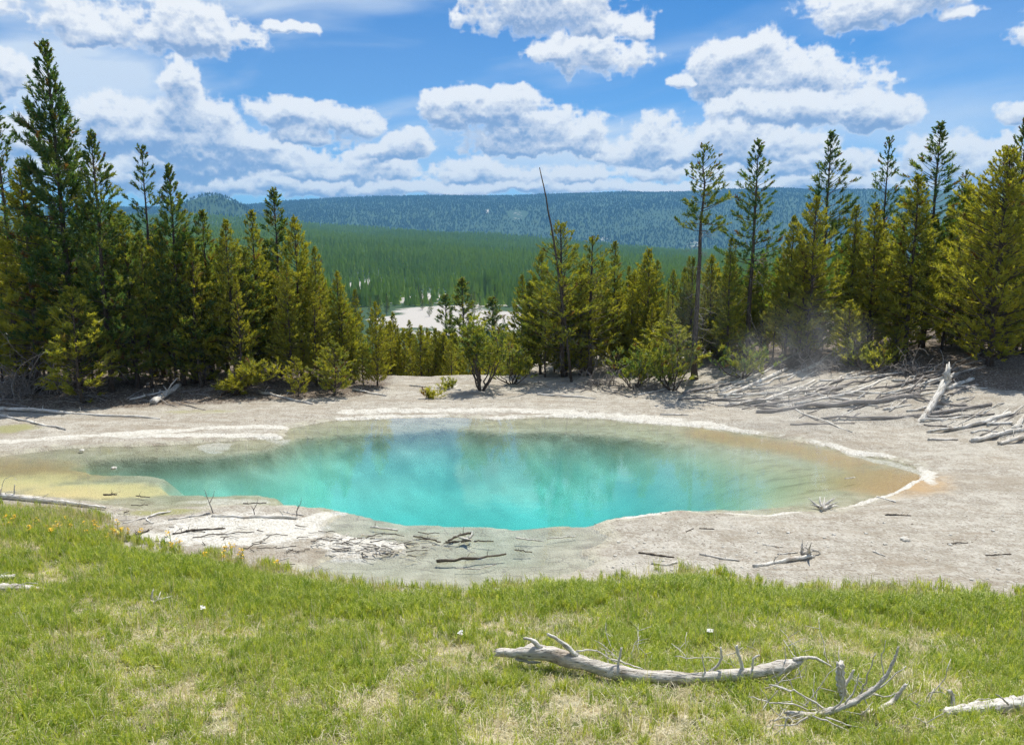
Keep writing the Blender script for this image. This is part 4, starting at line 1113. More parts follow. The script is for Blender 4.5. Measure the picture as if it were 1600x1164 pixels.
GB = 'fallen logs on the right bank'
BANK = [
    ([(1067, 615), (1142, 600)], 4, 3, 'pale log at the left end of the deadfall, below the bare-stemmed pine'),
    ([(1060, 625), (1130, 626), (1197, 625)], 3, 3, 'long level log along the foot of the right bank'),
    ([(1132, 622), (1180, 602), (1227, 579)], 6, 5, 'stout pale pole sloping up to the right, leftmost raised pole of the deadfall'),
    ([(1153, 617), (1222, 614)], 3, 3, 'short log lying under the stout sloping pole'),
    ([(1142, 634), (1208, 626), (1273, 595)], 6, 3, 'grey log bending upward right of the stout sloping pole'),
    ([(1187, 636), (1252, 627), (1316, 607)], 5, 4, 'steam-veiled grey log above the longest thick log'),
    ([(1182, 645), (1300, 636), (1438, 620)], 5, 7, 'longest thick grey log across the middle of the deadfall'),
    ([(1242, 633), (1335, 617), (1392, 590)], 4, 3, 'long thin log curving uphill behind the longest thick log'),
    ([(1259, 619), (1335, 581)], 2.6, 2, 'bright straight white pole sloping up in the steam'),
    ([(1258, 619), (1260, 607), (1282, 595)], 2, 1.6, 'small bent white branch at the lower end of the bright pole'),
    ([(1280, 596), (1340, 592), (1412, 583)], 3, 3, 'topmost level log of the deadfall at the edge of the trees'),
    ([(1283, 655), (1404, 655), (1548, 634)], 2.5, 5, 'long low log running right beneath the leaning broken trunk'),
    ([(1235, 664), (1335, 662)], 2.5, 2, 'faint thin log lowest on the bank near the water'),
    ([(1380, 641), (1424, 633)], 3, 2, 'short log left of the leaning broken trunk'),
    ([(1448, 676), (1524, 665), (1579, 648)], 3, 6, 'log sloping up right, lowest before the right-edge logs'),
    ([(1407, 617), (1472, 633), (1510, 634)], 2.4, 4, 'white forked branch crossing the leaning broken trunk'),
    ([(1445, 627), (1476, 643)], 2, 1.6, 'short white twig just under the forked branch on the broken trunk'),
    ([(1479, 610), (1520, 593)], 5, 4, 'brown log behind the leaning broken trunk, upper of two'),
    ([(1486, 618), (1527, 603)], 4, 4, 'brown log behind the leaning broken trunk, lower of two'),
    ([(1541, 664), (1582, 662)], 4, 4, 'short brown log by itself near the right edge'),
    ([(1517, 691), (1560, 680), (1606, 671)], 6, 6, 'pale thick log ending at the right edge, upper of the pair'),
    ([(1562, 695), (1606, 682)], 5, 5, 'brownish log ending at the right edge, lower of the pair'),
    ([(1584, 673), (1608, 648)], 6, 5, 'steep pale log propped at the right edge'),
    ([(1517, 677), (1535, 672), (1562, 676)], 2.6, 2.2, 'crooked thin branch left of the pale thick right-edge log'),
    ([(1450, 688), (1495, 688)], 4, 3, 'low flat log alone on the pale slope below the broken trunk'),
]
for (pts, a, b, lab) in BANK:
    log(pts, a, b, lab, GB, stubs=LR.integers(0, 4), jit=0.008, mat=M_DEAD if LR.uniform() < 0.65 else M_GREYTWIG)
o = log([(1392, 637), (1436, 586)], 1.6, 1.2, 'thin white stick standing tilted left of the leaning broken trunk', GB, name='leaning_stick', lifts=[0, 0.1], stubs=1, k=5, hug=False, cat='stick')
# the broken trunk that leans on the bank
p0 = hit(1430, 662); p1 = at_y(1482, 592, p0[1] + 1.5)
def bt(mb, loc):
    path = smooth_path([p0 - np.array([0, 0, 0.15]), p1], 8, LR, 0.01)
    mb.tube(loc(path), np.linspace(0.085, 0.105, 8), 12, 0, jag=1.3, rng=LR, rough=0.10)
    e = path[-1]; ax = (p1 - p0) / np.linalg.norm(p1 - p0)
    for j in range(8):
        d = ax * LR.uniform(0.4, 1.2) + LR.normal(size=3) * 0.5; L = LR.uniform(0.15, 0.45)
        b = e + LR.normal(size=3) * 0.12 - ax * 0.1
        mb.tube(loc(np.array([b, b + d * L * 0.6, b + d * L])), [0.06, 0.04, 0.012], 5, 0, rng=LR, jag=0.4)
tag(frame_obj('splintered_snag', [p0, p1], bt, [M_DEAD]), 'thick splintered trunk leaning up the right bank among the logs', 'snag', GB)
# lesser deadfall of the right bank: alike sticks
for i in range(70):
    px = LR.uniform(1080, 1600); f = LR.uniform(0, 1)
    lo = np.interp(px, [1060, 1250, 1400, 1600], [626, 655, 672, 690]); hi_ = np.interp(px, [1060, 1250, 1400, 1600], [604, 584, 580, 640])
    py = lo + (hi_ - lo) * f
    L = LR.uniform(18, 75); sl = LR.normal(0.32, 0.22)
    log([(px, py), (px + L, py - L * sl)], LR.uniform(1.0, 2.4), LR.uniform(0.8, 1.6), 'thin bare stick strewn among the bigger logs of the right bank', 'loose sticks on the right bank', name='dead_stick', stubs=int(LR.integers(0, 3)), k=5, n=6, jit=0.015, cat='stick', mat=M_DEAD if LR.uniform() < 0.6 else M_GREYTWIG, stub_len=2.0)

for i in range(34):
    px = LR.uniform(1120, 1480); f = LR.uniform(0, 1) ** 0.8
    lo = np.interp(px, [1060, 1250, 1400, 1600], [626, 655, 668, 690]); hi_ = np.interp(px, [1060, 1250, 1400, 1600], [608, 592, 592, 645])
    py = lo + (hi_ - lo) * f
    L = LR.uniform(70, 170); sl = LR.normal(0.25, 0.24) * (0.35 + f)
    log([(px, py), (px + L * 0.5, py - L * sl * 0.40), (px + L, py - L * sl)], LR.uniform(2.2, 4.2), LR.uniform(1.2, 2.4), 'long thin bleached trunk fanned with others down the right bank', 'thin trunks fanned over the right bank', name='fallen_log', stubs=int(LR.integers(0, 4)), k=6, n=8, jit=0.012, cat='log', mat=M_DEAD if LR.uniform() < 0.5 else M_GREYTWIG, stub_len=1.6)

GS = 'fallen logs on the left and far banks'
SIDE = [
    ([(-12, 639), (120, 647), (250, 655)], 4.5, 2.0, 'long straight log lying on the left flat from the picture edge'),
    ([(-8, 648), (103, 672)], 3, 2.2, 'thin bare pole slanting down beside the long left log'),
    ([(240, 632), (281, 603)], 9, 6, 'thick pale broken log pointing up into the dark left trees'),
    ([(203, 625), (266, 611)], 3, 3, 'thin grey log behind the thick pale broken one'),
    ([(403, 613), (440, 621), (488, 632)], 4, 3, 'white log sloping down right by the small olive bush'),
    ([(551, 609), (604, 619)], 3, 2, 'short pale log under the rounded olive pine'),
    ([(997, 618), (1052, 606)], 3, 2, 'grey curved branch on the far bank below the olive pine'),
    ([(1032, 648), (1075, 649)], 2.2, 2, 'low dark log on the far shore, right of the middle'),
    ([(840, 617), (930, 623)], 3, 2, 'dark flat branch lying in the shade of the curved-trunk pines'),
    ([(640, 603), (720, 610)], 2, 2, 'thin pale log on the rim left of the multi-stemmed shrub'),
]
for (pts, a, b, lab) in SIDE:
    log(pts, a, b, lab, GS, stubs=int(LR.integers(1, 7)), jit=0.006)
for i in range(46):
    px = LR.choice([LR.uniform(-20, 430), LR.uniform(840, 1080)])
    py = np.interp(px, [0, 430, 560, 840, 1080], [628, 618, 612, 604, 612]) + LR.uniform(-10, 8)
    L = LR.uniform(15, 60); sl = LR.normal(0.0, 0.25)
    log([(px, py), (px + L, py - L * sl)], LR.uniform(1.0, 2.2), LR.uniform(0.8, 1.5), 'grey dead stick on the dark litter at the foot of the far trees', 'sticks under the far trees', name='dead_stick', stubs=int(LR.integers(0, 4)), k=5, n=6, jit=0.02, cat='stick', mat=M_GREYTWIG, stub_len=2.5)

GD = 'driftwood on the near shore'
DRIFT = [
    ([(331, 807), (400, 809), (463, 811)], 4, 4.5, 'grey drift log with upright twigs on the white crust', 0),
    ([(263, 813), (300, 808), (329, 803)], 2, 2.4, 'white branch left of the grey drift log', 0),
    ([(192, 818), (230, 809), (266, 800)], 2, 2.6, 'white forked branch lying on the olive shallows', 0),
    ([(227, 808), (231, 815), (239, 818)], 1.8, 1.4, 'short hooked twig beside the white forked branch', 0),
    ([(200, 842), (233, 829)], 4, 2.5, 'dark short log at the edge of the brown grass', 1),
    ([(259, 840), (285, 824)], 2.4, 2, 'stick slanting up on the white crust near the yellow flowers', 0),
    ([(270, 835), (312, 828), (352, 826)], 2.5, 2, 'dark crooked branch across the middle of the white crust', 1),
    ([(301, 840), (350, 835), (397, 831)], 1.4, 1.2, 'long thin straight twig on the white crust', 1),
    ([(425, 878), (452, 872)], 1.8, 1.5, 'yellowish short stick near the grass at the debris edge', 0),
    ([(431, 857), (463, 853)], 1.2, 1.0, 'fine dark twig below the twig pile, left part', 1),
    ([(162, 774), (182, 773)], 2.6, 1.8, 'short dark chunk on the yellow mineral flat', 1),
    ([(213, 775), (234, 777)], 1.4, 1.2, 'thin brown sliver right of the dark chunk on the yellow flat', 1),
    ([(579, 824), (621, 829)], 3.0, 2.6, 'bluish log sunken in the shallow water of the near shelf', 0),
    ([(682, 878), (735, 875), (790, 866)], 4.5, 2.2, 'twiggy half-sunk branch in the near shallows', 1),
    ([(696, 847), (715, 846), (736, 845)], 2.4, 2.2, 'dark wet log end left of the pale root knot', 1),
    ([(700, 845), (718, 837), (735, 834)], 2.6, 3.4, 'black curved driftwood piece with a pale top', 1),
    ([(740, 846), (771, 846)], 1.8, 1.4, 'dark thin stick right of the black curved driftwood', 1),
    ([(646, 838), (670, 842), (688, 847)], 1.8, 2.0, 'dark curved branch left of the black driftwood', 1),
    ([(804, 859), (831, 863)], 2.0, 1.4, 'small dark stick in the open near shallows', 1),
    ([(712, 888), (750, 889), (775, 882)], 1.6, 1.2, 'thin curved stick below the half-sunk branch', 0),
    ([(754, 918), (777, 908)], 2.2, 1.6, 'pale short stick at the grass edge in the shallows', 0),
    ([(806, 841), (849, 846)], 2.0, 1.6, 'pale wet log at the rim right of the black driftwood', 0),
    ([(855, 842), (900, 838)], 1.5, 1.2, 'thin pale stick along the rim toward the gravel', 0),
    ([(620, 915), (660, 919)], 1.8, 1.5, 'dark stick in the reeds at the near waterline', 1),
    ([(530, 905), (580, 903)], 1.4, 1.2, 'fine grey twig floating in the lower left shallows', 0),
    ([(444, 800), (474, 806)], 2.2, 1.6, 'small broken branch on the pale ledge tip', 0),
    ([(380, 787), (416, 786)], 1.6, 1.2, 'thin dark sliver on the pale shelf by the deep water', 1),
]
for (pts, a, b, lab, dk) in DRIFT:
    log(pts, a, b, lab, GD, name='driftwood', stubs=int(LR.integers(1, 5)), jit=0.012, k=7, cat='driftwood', mat=M_WETWOOD if dk else M_DEAD, stub_len=1.4)
# upright twigs on the grey drift log
for (pts, lab) in (([(335, 802), (328, 785), (320, 765)], 'tall thin bare twig standing up at the left end of the grey drift log'),
                   ([(463, 806), (464, 797), (466, 788)], 'short twig standing at the right end of the grey drift log'),
                   ([(400, 806), (396, 797), (393, 790)], 'short twig standing in the middle of the grey drift log')):
    h = hit(*pts[0]); P = [at_y(q[0], q[1], h[1]) for q in pts]; P[0][2] -= 0.08
    def bb(mb, loc, P=P):
        mb.tube(loc(smooth_path(P, 6, LR, 0.02)), np.linspace(0.014, 0.005, 6), 5, 0)
        q = P[1]
        mb.tube(loc(np.array([q, q + np.array([0.07, 0.0, 0.12]), q + np.array([0.10, 0.02, 0.26])])), [0.008, 0.006, 0.003], 4, 0)
    tag(frame_obj('twig', [P[0], P[-1]], bb, [M_GREYTWIG]), lab, 'twig')
# heap of small twigs
for i in range(110):
    c = LR.normal(size=2)
    px = 570 + c[0] * 62; py = 855 + c[1] * 10 - (px - 570) * -0.05
    if i > 80: px = LR.uniform(180, 470); py = np.interp(px, [180, 300, 470], [815, 840, 850]) + LR.normal() * 13
    L = LR.uniform(8, 34); a_ = LR.normal(0, 0.5)
    log([(px, py), (px + L * math.cos(a_), py - L * math.sin(a_) * 0.35)], LR.uniform(0.9, 1.6), LR.uniform(0.7, 1.1), 'small twig heaped with many others on the near white crust', 'twigs heaped on the near crust', name='twig', stubs=int(LR.integers(0, 2)), k=5, n=5, jit=0.03, cat='twig', mat=M_WETWOOD if LR.uniform() < 0.55 else M_DEAD, lifts=[LR.uniform(0, .05), LR.uniform(0, .05)], hug=False)

GGV = 'driftwood on the right gravel'
GRAV = [
    ([(1093, 866), (1125, 873), (1155, 877)], 3.2, 3.0, 'pale slightly bent branch left of the rooted log on the gravel', 0),
    ([(1191, 851), (1223, 855)], 1.6, 1.4, 'thin straight white stick above the rooted log', 0),
    ([(1177, 886), (1220, 879), (1268, 870)], 4.5, 6.0, 'pale log with a knotted root end on the gravel', 0),
    ([(1215, 866), (1246, 864)], 1.6, 1.6, 'thin stick touching the root end of the pale gravel log', 0),
    ([(1364, 862), (1383, 869)], 2.2, 1.8, 'short white stick alone on the right gravel', 0),
    ([(1383, 805), (1423, 806)], 2.2, 1.6, 'brown thin branch on the upper right gravel', 1),
    ([(1371, 777), (1400, 785)], 2.4, 1.8, 'white branch lying at the tip of the orange shallows', 0),
    ([(998, 864), (1025, 868), (1053, 871)], 2.4, 2.0, 'dark straight branch on the gravel near the shallows', 1),
    ([(1018, 881), (1040, 884), (1058, 879)], 3.6, 3.4, 'grey bent log just above the brown grass, left gravel', 0),
    ([(1093, 826), (1116, 827)], 1.5, 1.3, 'tiny dark stick near the right near-shore rim', 1),
    ([(1072, 831), (1084, 826)], 1.4, 1.2, 'very short dark twig left of the tiny stick', 1),
    ([(1480, 850), (1512, 848)], 1.5, 1.2, 'thin dark sliver on the far right gravel', 1),
    ([(1540, 868), (1580, 866)], 1.6, 1.2, 'thin brown stick near the right edge of the gravel', 1),
    ([(1320, 748), (1336, 746)], 1.6, 1.2, 'pale twig lying in the orange shallows', 0),
]
for (pts, a, b, lab, dk) in GRAV:
    log(pts, a, b, lab, GGV, name='driftwood', stubs=int(LR.integers(0, 4)), jit=0.012, k=8, cat='driftwood', mat=M_WETWOOD if dk else M_DEAD)

def root_knot(px, py, size, label, n=9, spread=1.0):
    c = hit(px, py)
    def bb(mb, loc):
        for j in range(n):
            d = LR.normal(size=3) * np.array([1, 1, 0.8]); d[2] = abs(d[2]) * 0.8 + 0.1; d /= np.linalg.norm(d)
            L = size * LR.uniform(0.6, 1.4)
            b = c + LR.normal(size=3) * size * 0.12
            e = LR.normal(size=3) * 0.3 * L
            mb.tube(loc(np.array([b, b + d * L * 0.4, b + d * L * 0.75 + e * 0.4, b + d * L + e])), [size * 0.17, size * 0.13, size * 0.07, size * 0.02], 6, 0, rng=LR, rough=0.1)
    return tag(frame_obj('root_knot', [c, c + np.array([size, 0, 0.0])], bb, [M_DEAD]), label, 'driftwood', GGV)
root_knot(1258, 866, 0.24, 'upright pale root fan at the right end of the gravel log')
root_knot(1288, 797, 0.26, 'pale tangled driftwood heap at the near rim of the orange shallows', 14)
root_knot(239, 941, 0.14, 'brown and white rotten stump chunk in the left grass', 12)
root_knot(728, 843, 0.16, 'pale root knot over the black driftwood in the near shelf', 8)

def stone(px, py, size, label, group, mat=None, flat_=0.6, lift=0.0):
    c = hit(px, py)
    import bmesh
    bm = bmesh.new(); bmesh.ops.create_icosphere(bm, subdivisions=2, radius=size)
    ph = LR.uniform(0, 9, 3)
    for v in bm.verts:
        nn = 0.75 + 0.5 * float(vnoise(np.array([v.co.x / size * 1.7 + ph[0]]), np.array([v.co.y / size * 1.7 + v.co.z / size + ph[1]]), 5)[0])
        v.co = Vector((v.co.x * nn * 1.15, v.co.y * nn, v.co.z * nn * flat_))
    me = bpy.data.meshes.new('stone'); bm.to_mesh(me); bm.free(); me.materials.append(mat or M_STONE)
    o = link('stone', me, None, (c[0], c[1], c[2] + size * 0.2 + lift), (0, 0, LR.uniform(0, 6)))
    return tag(o, label, 'stone', group)
stone(1414, 844, 0.075, 'single pale stone on the right gravel', 'stones')

stone(178, 732, 0.06, 'small white knob at the left tongue of the deep water', 'stones')
stone(128, 704, 0.055, 'small white knob on the left tan flat', 'stones')
stone(1115, 905, 0.06, 'small pale stone in the brown grass by the gravel', 'stones')
for i in range(60):
    px = LR.uniform(940, 1590); py = LR.uniform(815, 915) if px > 1060 else LR.uniform(840, 900)
    stone(px, py, LR.uniform(0.012, 0.035), 'small pebble scattered on the right gravel', 'pebbles on the right gravel')

# ------------------------------------------------------------------ bushes and dead brush
def tuft_bush(name, px, py, W, Ht, stems, label, tint, per=16, lean=0.0, group=None, bare=0.3, stem_r=0.03, dens=34):
    rng = np.random.default_rng(int(px * 7 + py))
    c = hit(px, py)
    o = bpy.data.objects.new(name, None); COL.objects.link(o); o.location = c - np.array([0, 0, 0.05])
    sm = MB(); cm = MB()
    TP, TD = [], []
    for j in range(stems):
        a = rng.uniform(0, 6.28); sp = rng.uniform(0.1, 1.0)
        e = np.array([math.cos(a) * W * sp + lean * Ht, math.sin(a) * W * sp * 0.7, Ht * rng.uniform(0.62, 1.0) * (1 - 0.25 * sp)])
        mid = e * 0.5 + np.array([math.cos(a) * W * 0.12, math.sin(a) * W * 0.1, -0.08 * Ht])
        path = smooth_path([np.array([math.cos(a), math.sin(a), 0]) * 0.05, mid, e], 8, rng, 0.02)
        sm.tube(path, np.linspace(stem_r, stem_r * 0.2, 8), 6, 0, rng=rng, rough=0.1)
        for k in range(dens):
            f = rng.uniform(bare, 1.0) * 7; i = min(int(f), 6); p = path[i] * (1 - f + i) + path[i + 1] * (f - i)
            d = rng.normal(size=3); d[2] = abs(d[2]) * 0.8; d /= np.linalg.norm(d)
            L = rng.uniform(0.08, 0.36) * W
            q = p + d * L
            if k % 3 == 0: sm.tube(np.array([p, p + d * L * 0.5 + np.array([0, 0, -0.02]), q]), [stem_r * 0.25, stem_r * 0.18, stem_r * 0.1], 3, 0, cap=False)
            TP.append(q); TD.append(d + np.array([0, 0, 0.5]))
    TP = np.array(TP); TD = np.array(TD)
    tufts(cm, TP, TD, per, 0.24, 0.038, 0.6, rng, 0)
    link('stem', sm.mesh('stem', [M_BARK], True), o)
    b = link('crown', cm.mesh('crown', [M_NEEDLE], False, 'tv'), o); b['tint'] = tint
    return tag(o, label, 'shrub', group)
tuft_bush('pine_shrub', 752, 610, 1.25, 2.9, 12, 'multi-stemmed dark pine shrub standing alone in the gap behind the pool', 0.45, bare=0.55, stem_r=0.04, dens=40)
tuft_bush('pine_shrub', 800, 600, 1.0, 1.7, 8, 'low green pine bush right behind the multi-stemmed shrub', 0.55, bare=0.35, dens=20)
tuft_bush('pine_shrub', 345, 617, 1.0, 1.5, 8, 'leaning olive pine bush reaching right in front of the left stand', 0.85, lean=0.9, bare=0.2)
tuft_bush('pine_shrub', 990, 606, 1.6, 1.5, 9, 'hazy grey-green bush under the olive pine of the far bank', 0.35, bare=0.3, dens=20)
tuft_bush('pine_shrub', 1050, 610, 1.1, 2.0, 8, 'hazy green bush left of the bare stem', 0.45, bare=0.3, dens=20)
tuft_bush('pine_shrub', 1160, 590, 1.3, 1.3, 8, 'dull green bush right of the bare stem behind the pole', 0.35, bare=0.3, dens=18)
tuft_bush('pine_shrub', 1350, 578, 1.7, 0.9, 7, 'low yellow-green pine boughs reaching out at the top of the deadfall', 0.7, bare=0.3, dens=18)
tuft_bush('pine_shrub', 700, 607, 0.4, 0.28, 5, 'tiny green bush on the pale rim left of the multi-stemmed shrub', 0.6, bare=0.1, stem_r=0.012, dens=6)
tuft_bush('pine_shrub', 675, 622, 0.35, 0.3, 6, 'tiny brownish tuft on the far pale shore', 0.9, bare=0.1, stem_r=0.010, dens=5)

def dead_brush(px, py, W, Ht, n, label, curl=0.5):
    rng = np.random.default_rng(int(px * 3 + py))
    c = hit(px, py)
    def bb(mb, loc):
        for j in range(n):
            a = rng.uniform(0, 6.28); p = c + np.array([rng.normal() * 0.25 * W, rng.normal() * 0.2, 0])
            d = np.array([math.cos(a) * 0.55, math.sin(a) * 0.35, 1.0]); d /= np.linalg.norm(d)
            L = Ht * rng.uniform(0.5, 1.0); P = [p]; m = 9
            tw = rng.normal(size=3) * curl
            for k in range(m):
                d = d + (tw + rng.normal(size=3) * 0.3 * curl) * 0.35 - np.array([0, 0, 0.06]); d /= np.linalg.norm(d)
                P.append(P[-1] + d * L / m)
            mb.tube(loc(np.array(P)), np.linspace(0.020, 0.005, m + 1), 4, 0, cap=False)
            for k in range(5):
                b = P[rng.integers(2, m)]; e = rng.normal(size=3); e /= np.linalg.norm(e)
                mb.tube(loc(np.array([b, b + e * 0.2 + np.array([0, 0, .05]), b + e * 0.36 - np.array([0, 0, .04])])), [0.010, 0.007, 0.003], 3, 0, cap=False)
    return tag(frame_obj('dead_brush', [c, c + np.array([W, 0, 0])], bb, [M_GREYTWIG]), label, 'brush', 'dead brush under the stands')
dead_brush(35, 617, 1.4, 3.6, 26, 'curly grey dead branches at the far left under the ragged pine', 0.8)
dead_brush(82, 615, 0.8, 4.2, 16, 'tall curled grey dead branches against the tallest dark pine', 1.0)
dead_brush(20, 622, 2.0, 1.0, 22, 'low grey brush heap on the litter at the left edge', 0.6)
dead_brush(935, 604, 1.6, 1.6, 22, 'tangled bare branches at the feet of the curved-trunk pines', 0.7)
dead_brush(1010, 611, 0.9, 0.7, 16, 'small grey twig heap on the far bank in front of the hazy bush', 0.6)
dead_brush(1290, 580, 2.0, 1.1, 22, 'grey brush veiled by steam at the top of the right bank', 0.7)
dead_brush(1440, 588, 2.0, 1.3, 22, 'bare branches in the shade above the leaning broken trunk', 0.7)
dead_brush(375, 612, 1.0, 0.9, 14, 'brownish bare twigs below the leaning olive bush', 0.6)

# dead pole with a bent tip
pts = [at_y(893, 600, 28.6), at_y(880, 470, 28.6), at_y(863, 365, 28.6), at_y(852, 300, 28.6), at_y(843, 262, 28.6)]
def bb(mb, loc): mb.tube(loc(smooth_path(pts, 12, LR, 0.001)), np.linspace(0.055, 0.015, 12), 6, 0)
tag(frame_obj('dead_snag', [pts[0], pts[-1]], bb, [M_BARK]), 'thin dead pole leaning left above the pines against the far ridge', 'snag')

# ------------------------------------------------------------------ foreground wood
def on_slope(px, py, lift=0.0):
    h = hit(px, py)
    return h + np.array([0, 0, lift])

def poly3(pts, dy=0.0):
    """points: (px, py, lift) standing above the meadow; depth comes from the ground below the piece"""
    out = []
    for (px, py, base) in pts:
        g = hit(px, base)
        out.append(at_y(px, py, g[1] + dy))
    return out

def branchy(name, pts, radii, label, group, subs, mat=None, cat='log', k=12, jag=1.0):
    path = np.array(pts); n = 48
    dense = smooth_path(path, n, LR, 0.0012)
    rad = np.interp(np.linspace(0, 1, n), np.linspace(0, 1, len(radii)), radii)
    o = bpy.data.objects.new(name, None); COL.objects.link(o); o.location = path[0]
    rad = rad * (1 + 0.14 * np.sin(np.arange(n) * 0.9 + LR.uniform(0, 6)) * LR.uniform(0.3, 1, n))
    def b1(mb, loc): mb.tube(loc(dense), rad, k + 4, 0, jag=jag, rng=LR, rough=0.075)
    t_ = frame_obj('trunk', [path[0], path[-1]], b1, [mat or M_DEAD])
    t_.parent = o; t_.matrix_parent_inverse = Matrix.Translation(o.location).inverted()
    for (sp, ra, rb) in subs:
        sp = np.array(sp); m = max(5, 3 * len(sp))
        def b2(mb, loc): mb.tube(loc(smooth_path(sp, m, LR, 0.012)), np.linspace(ra * 0.62, rb * 0.45, m), 6, 0, jag=0.6, rng=LR, rough=0.12)
        q = frame_obj('branch', [sp[0], sp[-1]], b2, [mat or M_DEAD])
        q.parent = o; q.matrix_parent_inverse = Matrix.Translation(o.location).inverted()
    return tag(o, label, cat, group)

FG = 'dead wood in the meadow'
B = 1062   # picture row of the ground under the big log
main = poly3([(776, 1019, 1040), (812, 1021, 1044), (840, 1017, 1046), (880, 1027, 1050), (930, 1042, 1058), (980, 1053, 1066), (1047, 1058, 1070), (1098, 1058, 1070), (1165, 1053, 1068), (1226, 1041, 1066), (1252, 1033, 1064)])
mr = np.array([5, 8, 11.5, 11, 10, 9, 8, 7.5, 8, 9, 4]) * 7.6 / FPX
D0 = float(np.mean([p[1] for p in main]))
AXP = (np.array([776, 812, 840, 880, 930, 980, 1047, 1098, 1165, 1226, 1252.]), np.array([p[1] for p in main]))
AX = None
def fg(pts, Yd):
    out = []
    if AX is not None:
        Yd = float(np.interp(pts[0][0], AX[0], AX[1])) + (Yd - D0) * 0.3
    for i, (px, py) in enumerate(pts):
        p = at_y(px, py, Yd)
        if p[2] < zat(p[0], p[1]) + 0.015:
            p = hit(px, py) + np.array([0, 0, 0.02])
        out.append(p)
    return out
AX = AXP
subs = [
    (fg([(902, 1024), (878, 1003), (855, 990)], D0), 0.045, 0.030),
    (fg([(845, 1012), (832, 999), (818, 997)], D0), 0.045, 0.022),
    (fg([(806, 1028), (828, 1035), (845, 1034)], D0 - 0.1), 0.03, 0.02),
    (fg([(900, 1017), (930, 1013), (950, 1026), (980, 1045)], D0), 0.012, 0.009),
    (fg([(965, 1050), (967, 1028), (971, 1011)], D0), 0.018, 0.022),
    (fg([(955, 1030), (975, 1034), (1008, 1047)], D0 - 0.1), 0.016, 0.010),
    (fg([(1162, 1048), (1155, 1025), (1151, 1008)], D0), 0.024, 0.030),
    (fg([(1176, 1048), (1176, 1027), (1187, 1023)], D0), 0.020, 0.016),
    (fg([(1104, 1052), (1098, 1036), (1097, 1022)], D0), 0.012, 0.008),
    (fg([(1108, 1050), (1128, 1034), (1126, 1010)], D0 + 0.1), 0.020, 0.022),
    (fg([(1055, 1025), (1085, 1028), (1112, 1026), (1135, 1033)], D0 + 0.1), 0.007, 0.005),
    (fg([(1228, 1034), (1227, 1020), (1226, 1010)], D0), 0.010, 0.006),
    (fg([(1190, 1068), (1214, 1058), (1236, 1038)], D0 - 0.12), 0.030, 0.022),
    (fg([(1240, 1030), (1262, 1026), (1282, 1030), (1300, 1042)], D0), 0.030, 0.016),
]
branchy('fallen_log', main, list(mr), 'large bleached fallen log curving through the foreground grass', FG, subs)

AX = None
D1 = hit(1290, 1120)[1] - 0.05
main = fg([(1230, 1114), (1272, 1118), (1306, 1108), (1337, 1095), (1364, 1078), (1384, 1057), (1398, 1030), (1404, 1010)], D1)
subs = [
    (fg([(1337, 1095), (1350, 1074), (1357, 1054), (1368, 1020)], D1 + 0.1), 0.014, 0.008),
    (fg([(1320, 1100), (1337, 1078), (1342, 1052)], D1 - 0.05), 0.012, 0.007),
    (fg([(1300, 1110), (1320, 1092), (1318, 1060), (1310, 1040)], D1 - 0.1), 0.014, 0.010),
    (fg([(1366, 1080), (1388, 1064), (1416, 1040)], D1 + 0.15), 0.012, 0.008),
    (fg([(1295, 1110), (1260, 1092), (1240, 1078), (1202, 1070)], D1 + 0.05), 0.013, 0.014),
    (fg([(1285, 1112), (1240, 1100), (1200, 1096), (1170, 1088)], D1 + 0.1), 0.012, 0.009),
    (fg([(1270, 1118), (1296, 1128), (1330, 1148)], D1 - 0.25), 0.012, 0.006),
    (fg([(1290, 1120), (1320, 1132), (1358, 1142)], D1 - 0.2), 0.012, 0.006),
    (fg([(1262, 1120), (1240, 1134), (1210, 1132)], D1 - 0.25), 0.014, 0.007),
    (fg([(1232, 1118), (1225, 1136), (1210, 1148)], D1 - 0.3), 0.010, 0.006),
    (fg([(1382, 1060), (1376, 1030), (1384, 1000)], D1 + 0.05), 0.010, 0.006),
    (fg([(1240, 1078), (1232, 1060), (1222, 1046)], D1 + 0.1), 0.009, 0.006),
]
branchy('dead_branch', main, list(np.array([0.022, 0.024, 0.026, 0.023, 0.019, 0.015, 0.011, 0.006])), 'many-twigged dead branch with upcurved twigs in the foreground grass', FG, subs, cat='branch', k=9)

D2 = hit(1318, 1095)[1]
main = fg([(1320, 1098), (1316, 1080), (1313, 1060), (1313, 1036)], D2)
branchy('broken_limb', main, [0.03, 0.034, 0.036, 0.03], 'short thick white limb standing up behind the many-twigged branch', FG, [(fg([(1318, 1072), (1328, 1060), (1334, 1046)], D2), 0.03, 0.02)], cat='branch', k=9, jag=0.8)
D3 = hit(1400, 1105)[1]
main = fg([(1347, 1118), (1372, 1112), (1395, 1096), (1416, 1068)], D3)
branchy('dead_branch', main, [0.016, 0.02, 0.02, 0.012], 'small pale branch fork right of the many-twigged branch', FG, [(fg([(1364, 1084), (1385, 1090), (1402, 1082)], D3), 0.014, 0.008), (fg([(1380, 1098), (1410, 1094), (1432, 1078)], D3 + 0.1), 0.012, 0.006)], cat='branch', k=7)
main = poly3([(1474, 1113, 1120), (1500, 1110, 1117), (1534, 1106, 1114), (1570, 1102, 1112), (1610, 1098, 1110), (1660, 1096, 1108)])
D4 = main[2][1]
